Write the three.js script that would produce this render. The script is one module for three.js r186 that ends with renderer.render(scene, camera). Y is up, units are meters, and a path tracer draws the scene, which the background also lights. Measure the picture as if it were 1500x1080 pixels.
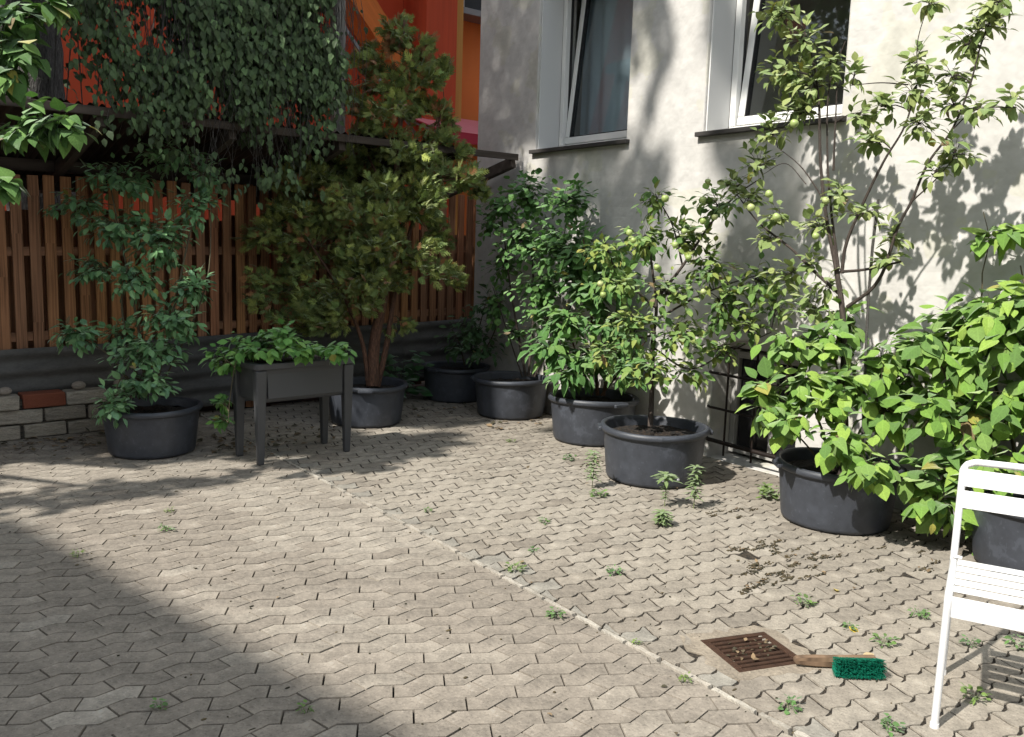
import * as THREE from 'three';
import { RoundedBoxGeometry } from 'three/addons/geometries/RoundedBoxGeometry.js';
import { mergeGeometries } from 'three/addons/utils/BufferGeometryUtils.js';

// ---------------------------------------------------------------- camera, sky, sun, exposure
const scene = new THREE.Scene();
const camera = new THREE.PerspectiveCamera(45.89, 1024 / 737, 0.05, 400);
camera.position.set(0, 1.55, 0);
{
  const yaw = 0.715897, pitch = 0.138174, roll = 0.031863;
  const f = new THREE.Vector3(Math.sin(yaw) * Math.cos(pitch), -Math.sin(pitch), -Math.cos(yaw) * Math.cos(pitch));
  const r0 = new THREE.Vector3(Math.cos(yaw), 0, Math.sin(yaw)), u0 = new THREE.Vector3().crossVectors(r0, f);
  const r = r0.clone().multiplyScalar(Math.cos(roll)).addScaledVector(u0, Math.sin(roll));
  const u = r0.clone().multiplyScalar(-Math.sin(roll)).addScaledVector(u0, Math.cos(roll));
  camera.quaternion.setFromRotationMatrix(new THREE.Matrix4().makeBasis(r, u, f.clone().negate()));
}
camera.updateMatrixWorld(true);
const renderer = new THREE.WebGLRenderer();
renderer.setSize(1024, 737);
renderer.toneMapping = THREE.LinearToneMapping;
renderer.toneMappingExposure = 1.55;
renderer.shadowMap.enabled = true;

const SUN_EL = 47 * Math.PI / 180;
const sunDir = new THREE.Vector3(-Math.cos(SUN_EL) * 0.9996, Math.sin(SUN_EL), Math.cos(SUN_EL) * 0.028).normalize();
{ // a clear summer sky with thin haze, brighter towards the sun and the horizon
  const W = 256, H = 128, d = new Float32Array(W * H * 4), v = new THREE.Vector3();
  for (let j = 0; j < H; j++) for (let i = 0; i < W; i++) {
    const th = (j + 0.5) / H * Math.PI - Math.PI / 2, ph = (i + 0.5) / W * 2 * Math.PI - Math.PI;
    v.set(Math.cos(th) * Math.cos(ph), Math.sin(th), Math.cos(th) * Math.sin(ph));
    const e = Math.max(0, v.y), h = Math.pow(1 - e, 3), g = Math.pow(Math.max(0, v.dot(sunDir)), 6), k = (j * W + i) * 4, s = 0.98;
    d[k] = s * (0.56 + 0.42 * h + 0.75 * g); d[k + 1] = s * (0.67 + 0.32 * h + 0.68 * g); d[k + 2] = s * (0.82 + 0.16 * h + 0.56 * g); d[k + 3] = 1;
  }
  const t = new THREE.DataTexture(d, W, H, THREE.RGBAFormat, THREE.FloatType);
  t.mapping = THREE.EquirectangularReflectionMapping; t.magFilter = THREE.LinearFilter; t.needsUpdate = true;
  scene.background = t; scene.environment = t;
}
const sun = new THREE.DirectionalLight(new THREE.Color(1, 0.95, 0.87), 5.0);
sun.position.copy(sunDir).multiplyScalar(30).add(new THREE.Vector3(3, 0, -4));
sun.target.position.set(3, 0, -4);
sun.castShadow = true; sun.shadow.radius = 1.7; sun.shadow.mapSize.set(4096, 4096);
Object.assign(sun.shadow.camera, { left: -14, right: 14, top: 14, bottom: -14, near: 1, far: 80 });
scene.add(sun, sun.target);

// ---------------------------------------------------------------- helpers
function rng(seed) { let a = seed >>> 0; return () => { a = (a + 0x6D2B79F5) | 0; let t = Math.imul(a ^ (a >>> 15), 1 | a); t = (t + Math.imul(t ^ (t >>> 7), 61 | t)) ^ t; return ((t ^ (t >>> 14)) >>> 0) / 4294967296; }; }
const V = (x, y, z) => new THREE.Vector3(x, y, z);
const C = (r, g, b) => new THREE.Color().setRGB(r, g, b);
function tileNoise(period, seed) {           // value noise on the unit square that repeats
  const r = rng(seed), n = period, g = new Float32Array(n * n); for (let i = 0; i < n * n; i++) g[i] = r();
  return (u, v) => {
    const x = u * n, y = v * n; let i = Math.floor(x), j = Math.floor(y); const fx = x - i, fy = y - j;
    i = ((i % n) + n) % n; j = ((j % n) + n) % n; const i1 = (i + 1) % n, j1 = (j + 1) % n;
    const sx = fx * fx * (3 - 2 * fx), sy = fy * fy * (3 - 2 * fy);
    return (g[j * n + i] * (1 - sx) + g[j * n + i1] * sx) * (1 - sy) + (g[j1 * n + i] * (1 - sx) + g[j1 * n + i1] * sx) * sy;
  };
}
function fbm(p0, oct, seed, gain = 0.5) { const ns = []; for (let o = 0; o < oct; o++) ns.push(tileNoise(p0 << o, seed + o * 17)); return (u, v) => { let s = 0, a = 1, t = 0; for (const n of ns) { s += a * n(u, v); t += a; a *= gain; } return s / t; }; }
function tex(w, h, fn, srgb = true) {         // fn returns [r,g,b] or a grey, 0..1
  const d = new Uint8Array(w * h * 4);
  for (let j = 0; j < h; j++) for (let i = 0; i < w; i++) { const c = fn((i + 0.5) / w, (j + 0.5) / h), k = (j * w + i) * 4; const a = c.length ? c : [c, c, c]; for (let q = 0; q < 3; q++) d[k + q] = Math.max(0, Math.min(255, a[q] * 255)); d[k + 3] = 255; }
  const t = new THREE.DataTexture(d, w, h); t.wrapS = t.wrapT = THREE.RepeatWrapping; t.magFilter = THREE.LinearFilter; t.minFilter = THREE.LinearMipmapLinearFilter; t.generateMipmaps = true; t.anisotropy = 8;
  if (srgb) t.colorSpace = THREE.SRGBColorSpace; t.needsUpdate = true; return t;
}
function scaled(t, rx, ry) { const c = t.clone(); c.repeat.set(rx, ry); c.needsUpdate = true; return c; }
const std = o => new THREE.MeshStandardMaterial({ roughness: 0.85, metalness: 0, ...o });
function leafMat(r, g, b, tr = 0.38, extra = {}) { return new THREE.MeshPhysicalMaterial({ color: C(r, g, b), roughness: 1, transmission: tr, thickness: 0, side: THREE.DoubleSide, clearcoat: 0.12, clearcoatRoughness: 0.4, ...extra }); }
const taken = {};
function numbered(n) { const k = taken[n] = (taken[n] ?? -1) + 1; return k ? `${n}_${String(k).padStart(3, '0')}` : n; }
function tag(o, label, category, group, kind) { o.userData.label = label; if (category) o.userData.category = category; if (group) o.userData.group = group; if (kind) o.userData.kind = kind; return o; }
function thing(name, label, category, pos = [0, 0, 0], turn = 0, group, kind) {
  const o = new THREE.Group(); o.name = numbered(name); o.position.set(...pos); o.rotation.y = turn; scene.add(o); return tag(o, label, category, group, kind);
}
function part(name, geo, mat, parent, pos, rot) {
  const m = new THREE.Mesh(geo, mat); m.name = name; m.castShadow = m.receiveShadow = true;
  if (pos) m.position.set(...pos); if (rot) m.rotation.set(...rot); parent.add(m); return m;
}
const box = (x, y, z, bev = 0) => bev ? new RoundedBoxGeometry(x, y, z, 2, bev) : new THREE.BoxGeometry(x, y, z);
class Acc {                                    // collects transformed geometries into one
  constructor() { this.p = []; this.n = []; this.u = []; this.c = []; }
  add(g, m, col) {
    const q = g.index ? (g._flat ??= g.toNonIndexed()) : g, P = q.attributes.position, N = q.attributes.normal, U = q.attributes.uv, v = new THREE.Vector3(), nm = m ? new THREE.Matrix3().getNormalMatrix(m) : null;
    for (let i = 0; i < P.count; i++) {
      v.fromBufferAttribute(P, i); if (m) v.applyMatrix4(m); this.p.push(v.x, v.y, v.z);
      v.fromBufferAttribute(N, i); if (nm) v.applyMatrix3(nm).normalize(); this.n.push(v.x, v.y, v.z);
      if (U) this.u.push(U.getX(i), U.getY(i)); else this.u.push(0, 0);
      if (col) this.c.push(col[0], col[1], col[2]);
    }
    return this;
  }
  get empty() { return !this.p.length; }
  build() {
    const g = new THREE.BufferGeometry(); g.setAttribute('position', new THREE.Float32BufferAttribute(this.p, 3)); g.setAttribute('normal', new THREE.Float32BufferAttribute(this.n, 3)); g.setAttribute('uv', new THREE.Float32BufferAttribute(this.u, 2));
    if (this.c.length) g.setAttribute('color', new THREE.Float32BufferAttribute(this.c, 3)); return g;
  }
}
const T = (x, y, z) => new THREE.Matrix4().makeTranslation(x, y, z);
function tube(pts, r0, r1, radial = 5, seg) { // a tapered limb along a smooth curve
  const cv = new THREE.CatmullRomCurve3(pts, false, 'centripetal'), n = seg ?? Math.max(2, (pts.length - 1) * 4), fr = cv.computeFrenetFrames(n, false), p = [], nn = [], uv = [], ix = [], L = cv.getLength();
  for (let i = 0; i <= n; i++) { const c = cv.getPointAt(i / n), r = r0 + (r1 - r0) * i / n; for (let k = 0; k <= radial; k++) { const a = k / radial * 2 * Math.PI, d = fr.normals[i].clone().multiplyScalar(Math.cos(a)).addScaledVector(fr.binormals[i], Math.sin(a)); p.push(c.x + d.x * r, c.y + d.y * r, c.z + d.z * r); nn.push(d.x, d.y, d.z); uv.push(k / radial * Math.max(1, Math.round(r0 * 40)), i / n * L * 4); } }
  for (let i = 0; i < n; i++) for (let k = 0; k < radial; k++) { const a = i * (radial + 1) + k, b = a + radial + 1; ix.push(a, a + 1, b, b, a + 1, b + 1); }
  const g = new THREE.BufferGeometry(); g.setAttribute('position', new THREE.Float32BufferAttribute(p, 3)); g.setAttribute('normal', new THREE.Float32BufferAttribute(nn, 3)); g.setAttribute('uv', new THREE.Float32BufferAttribute(uv, 2)); g.setIndex(ix); return g;
}
function prism(poly, depth, bev, tile = 0.6, ou = 0, ov = 0, wob = null) { // a paving stone: poly in x,z, top at y = 0, worn edge
  let cx = 0, cz = 0; for (const q of poly) { cx += q[0]; cz += q[1]; } cx /= poly.length; cz /= poly.length;
  let R = 0; for (const q of poly) R += Math.hypot(q[0] - cx, q[1] - cz); R /= poly.length;
  const k = 1 - bev / R, top = poly.map(q => [cx + (q[0] - cx) * k, cz + (q[1] - cz) * k]);
  const faces = THREE.ShapeUtils.triangulateShape(top.map(q => new THREE.Vector2(q[0], q[1])), []);
  const P = [], U = [], tri = (a, b, c) => { for (const v of [a, b, c]) { P.push(v[0], v[1], v[2]); U.push((v[0] + ou) / tile, (v[2] + ov + v[1]) / tile); } };
  const area = THREE.ShapeUtils.area(top.map(q => new THREE.Vector2(q[0], q[1])));
  for (const f of faces) { const [a, b, c] = f.map(i => [top[i][0], 0, top[i][1]]); if (((b[0] - a[0]) * (c[2] - a[2]) - (b[2] - a[2]) * (c[0] - a[0])) < 0) tri(a, b, c); else tri(a, c, b); }
  const n = poly.length;
  for (let i = 0; i < n; i++) {
    const j = (i + 1) % n, A = [top[i][0], 0, top[i][1]], B = [top[j][0], 0, top[j][1]], a = [poly[i][0], -depth, poly[i][1]], b = [poly[j][0], -depth, poly[j][1]];
    if (area > 0) { tri(A, B, b); tri(A, b, a); } else { tri(B, A, a); tri(B, a, b); }
  }
  const g = new THREE.BufferGeometry(); g.setAttribute('position', new THREE.Float32BufferAttribute(P, 3)); g.setAttribute('uv', new THREE.Float32BufferAttribute(U, 2)); g.computeVertexNormals(); return g;
}
function clip(poly, nx, nz, d) {               // keep nx*x + nz*z <= d
  const o = []; for (let i = 0; i < poly.length; i++) { const a = poly[i], b = poly[(i + 1) % poly.length], da = nx * a[0] + nz * a[1] - d, db = nx * b[0] + nz * b[1] - d; if (da <= 0) o.push(a); if ((da < 0) !== (db < 0)) { const t = da / (da - db); o.push([a[0] + (b[0] - a[0]) * t, a[1] + (b[1] - a[1]) * t]); } } return o;
}
function polyArea(p) { let s = 0; for (let i = 0; i < p.length; i++) { const a = p[i], b = p[(i + 1) % p.length]; s += a[0] * b[1] - a[1] * b[0]; } return Math.abs(s / 2); }
const pv = new THREE.Vector3();
const inView = (x, y, z, m = 1.03) => { pv.set(x, y, z).project(camera); return Math.abs(pv.x) < m && Math.abs(pv.y) < m && pv.z < 1; };   // only to choose which repeats become parts
const camDist = (x, y, z) => Math.hypot(x - camera.position.x, y - camera.position.y, z - camera.position.z);

// ---------------------------------------------------------------- surface textures (colour and grain only)
const n8 = fbm(8, 5, 11), n4 = fbm(4, 5, 23), n32 = fbm(32, 3, 5), n64 = fbm(64, 2, 7), n3 = fbm(3, 4, 91);
const concreteTex = tex(512, 512, (u, v) => { const s = n64(u, v), b = n8(u, v), w = n4(v, u); const f = 0.885 + 0.17 * (b - 0.5) + 0.2 * (w - 0.5) + (s > 0.72 ? 0.07 : s < 0.27 ? -0.1 : 0) + 0.14 * (n32(u, v) - 0.5); return [f, f * 0.985, f * 0.96]; });
const concreteBump = tex(512, 512, (u, v) => 0.5 + 0.55 * (n64(u, v) - 0.5) + 0.5 * (n32(v, u) - 0.5) + 0.4 * (n8(u, v) - 0.5), false);
const plasterTex = tex(1024, 1024, (u, v) => { const b = n4(u, v), f2 = n32(u, v), st = n8(v, u); const f = 0.935 + 0.06 * (b - 0.5) + 0.09 * (f2 - 0.5) + 0.06 * (n64(u, v) - 0.5) - (st > 0.64 ? (st - 0.64) * 0.5 : 0); return [f, f * 0.99, f * (0.975 - 0.03 * (st > 0.6 ? 1 : 0))]; });
const pl5 = fbm(6, 3, 301), pl6 = fbm(20, 4, 311);
const plasterBump = tex(1024, 1024, (u, v) => {          // trowelled plaster over old brickwork
  const a = pl5(u, v), b = pl6(u, v), row = Math.abs(((v * 24 + 0.25 * (a - 0.5) * 2) % 1) - 0.5) * 2;
  return 0.5 + 0.55 * (a - 0.5) + 0.45 * (b - 0.5) + 0.2 * (n64(u, v) - 0.5) - 0.05 * Math.pow(row, 6) * (a > 0.5 ? 1 : 0.1);
}, false);
const woodTex = tex(256, 512, (u, v) => { const g = tileWood(u, v); return [0.84 + 0.6 * (g - 0.55), 0.83 + 0.62 * (g - 0.55), 0.82 + 0.64 * (g - 0.55)]; });
function tileWood(u, v) { tileWood.a ??= tileNoise(24, 5); tileWood.b ??= tileNoise(64, 9); tileWood.c ??= fbm(3, 3, 44); const w = 0.05 * tileWood.c(u, v); return 0.5 * tileWood.a(u + w, v * 0.08) + 0.3 * tileWood.b(u + w, v * 0.06) + 0.35 * tileWood.c(u, v); }
const barkTex = tex(256, 256, (u, v) => { const g = n8(u * 2, v * 0.5) * 0.6 + n32(u, v * 0.4) * 0.4; return 0.6 + 1.1 * (g - 0.4); });
const soilTex = tex(256, 256, (u, v) => { const g = n32(u, v), h = n64(u, v); return [0.45 + 0.9 * (g - 0.5) + 0.3 * (h - 0.5), 0.43 + 0.85 * (g - 0.5) + 0.3 * (h - 0.5), 0.4 + 0.8 * (g - 0.5) + 0.3 * (h - 0.5)]; });
const veinTex = tex(128, 128, (u, v) => {                // a leaf blade: pale midrib and side veins, faint mottling
  const x = Math.abs(u - 0.5) * 2, mid = Math.exp(-((x / 0.05) ** 2)), s = ((v - x * 0.32) * 7) % 1, sv = Math.exp(-(((s < 0 ? s + 1 : s) - 0.5) ** 2) / 0.006) * (x < 0.92 ? 1 : 0);
  const m = 0.94 + 0.16 * (n8(u, v) - 0.5) + 0.09 * (n32(u, v) - 0.5) + 0.13 * mid + 0.06 * sv; return [m * 1.0, m, m * 0.96];
});
const veinBump = tex(128, 128, (u, v) => { const x = Math.abs(u - 0.5) * 2, s = (((v - x * 0.32) * 7) % 1 + 1) % 1; return 0.6 - 0.4 * Math.exp(-((x / 0.06) ** 2)) - 0.25 * Math.exp(-((s - 0.5) ** 2) / 0.01); }, false);
const rustTex = tex(256, 256, (u, v) => { const g = n8(u, v), h = n32(u, v); return [0.55 + 0.7 * (g - 0.4), 0.45 + 0.6 * (g - 0.45) + 0.15 * (h - 0.5), 0.38 + 0.55 * (g - 0.5)]; });
const tubTex = tex(512, 256, (u, v) => { const a = n8(u, v), b = n32(u, v), dr = tileWood(v * 0.5, u * 3), sp = n64(v, u); return 0.82 + 0.16 * (a - 0.5) + 0.16 * (b - 0.5) + (a > 0.62 && b > 0.55 ? 0.1 : 0) + 0.2 * (dr - 0.55) + (sp > 0.78 ? 0.12 : 0); });
const dustTex = tex(256, 256, (u, v) => { const g = n8(u, v), h = n64(u, v); return 0.9 + 0.28 * (g - 0.5) + 0.12 * (h - 0.5); });

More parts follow.
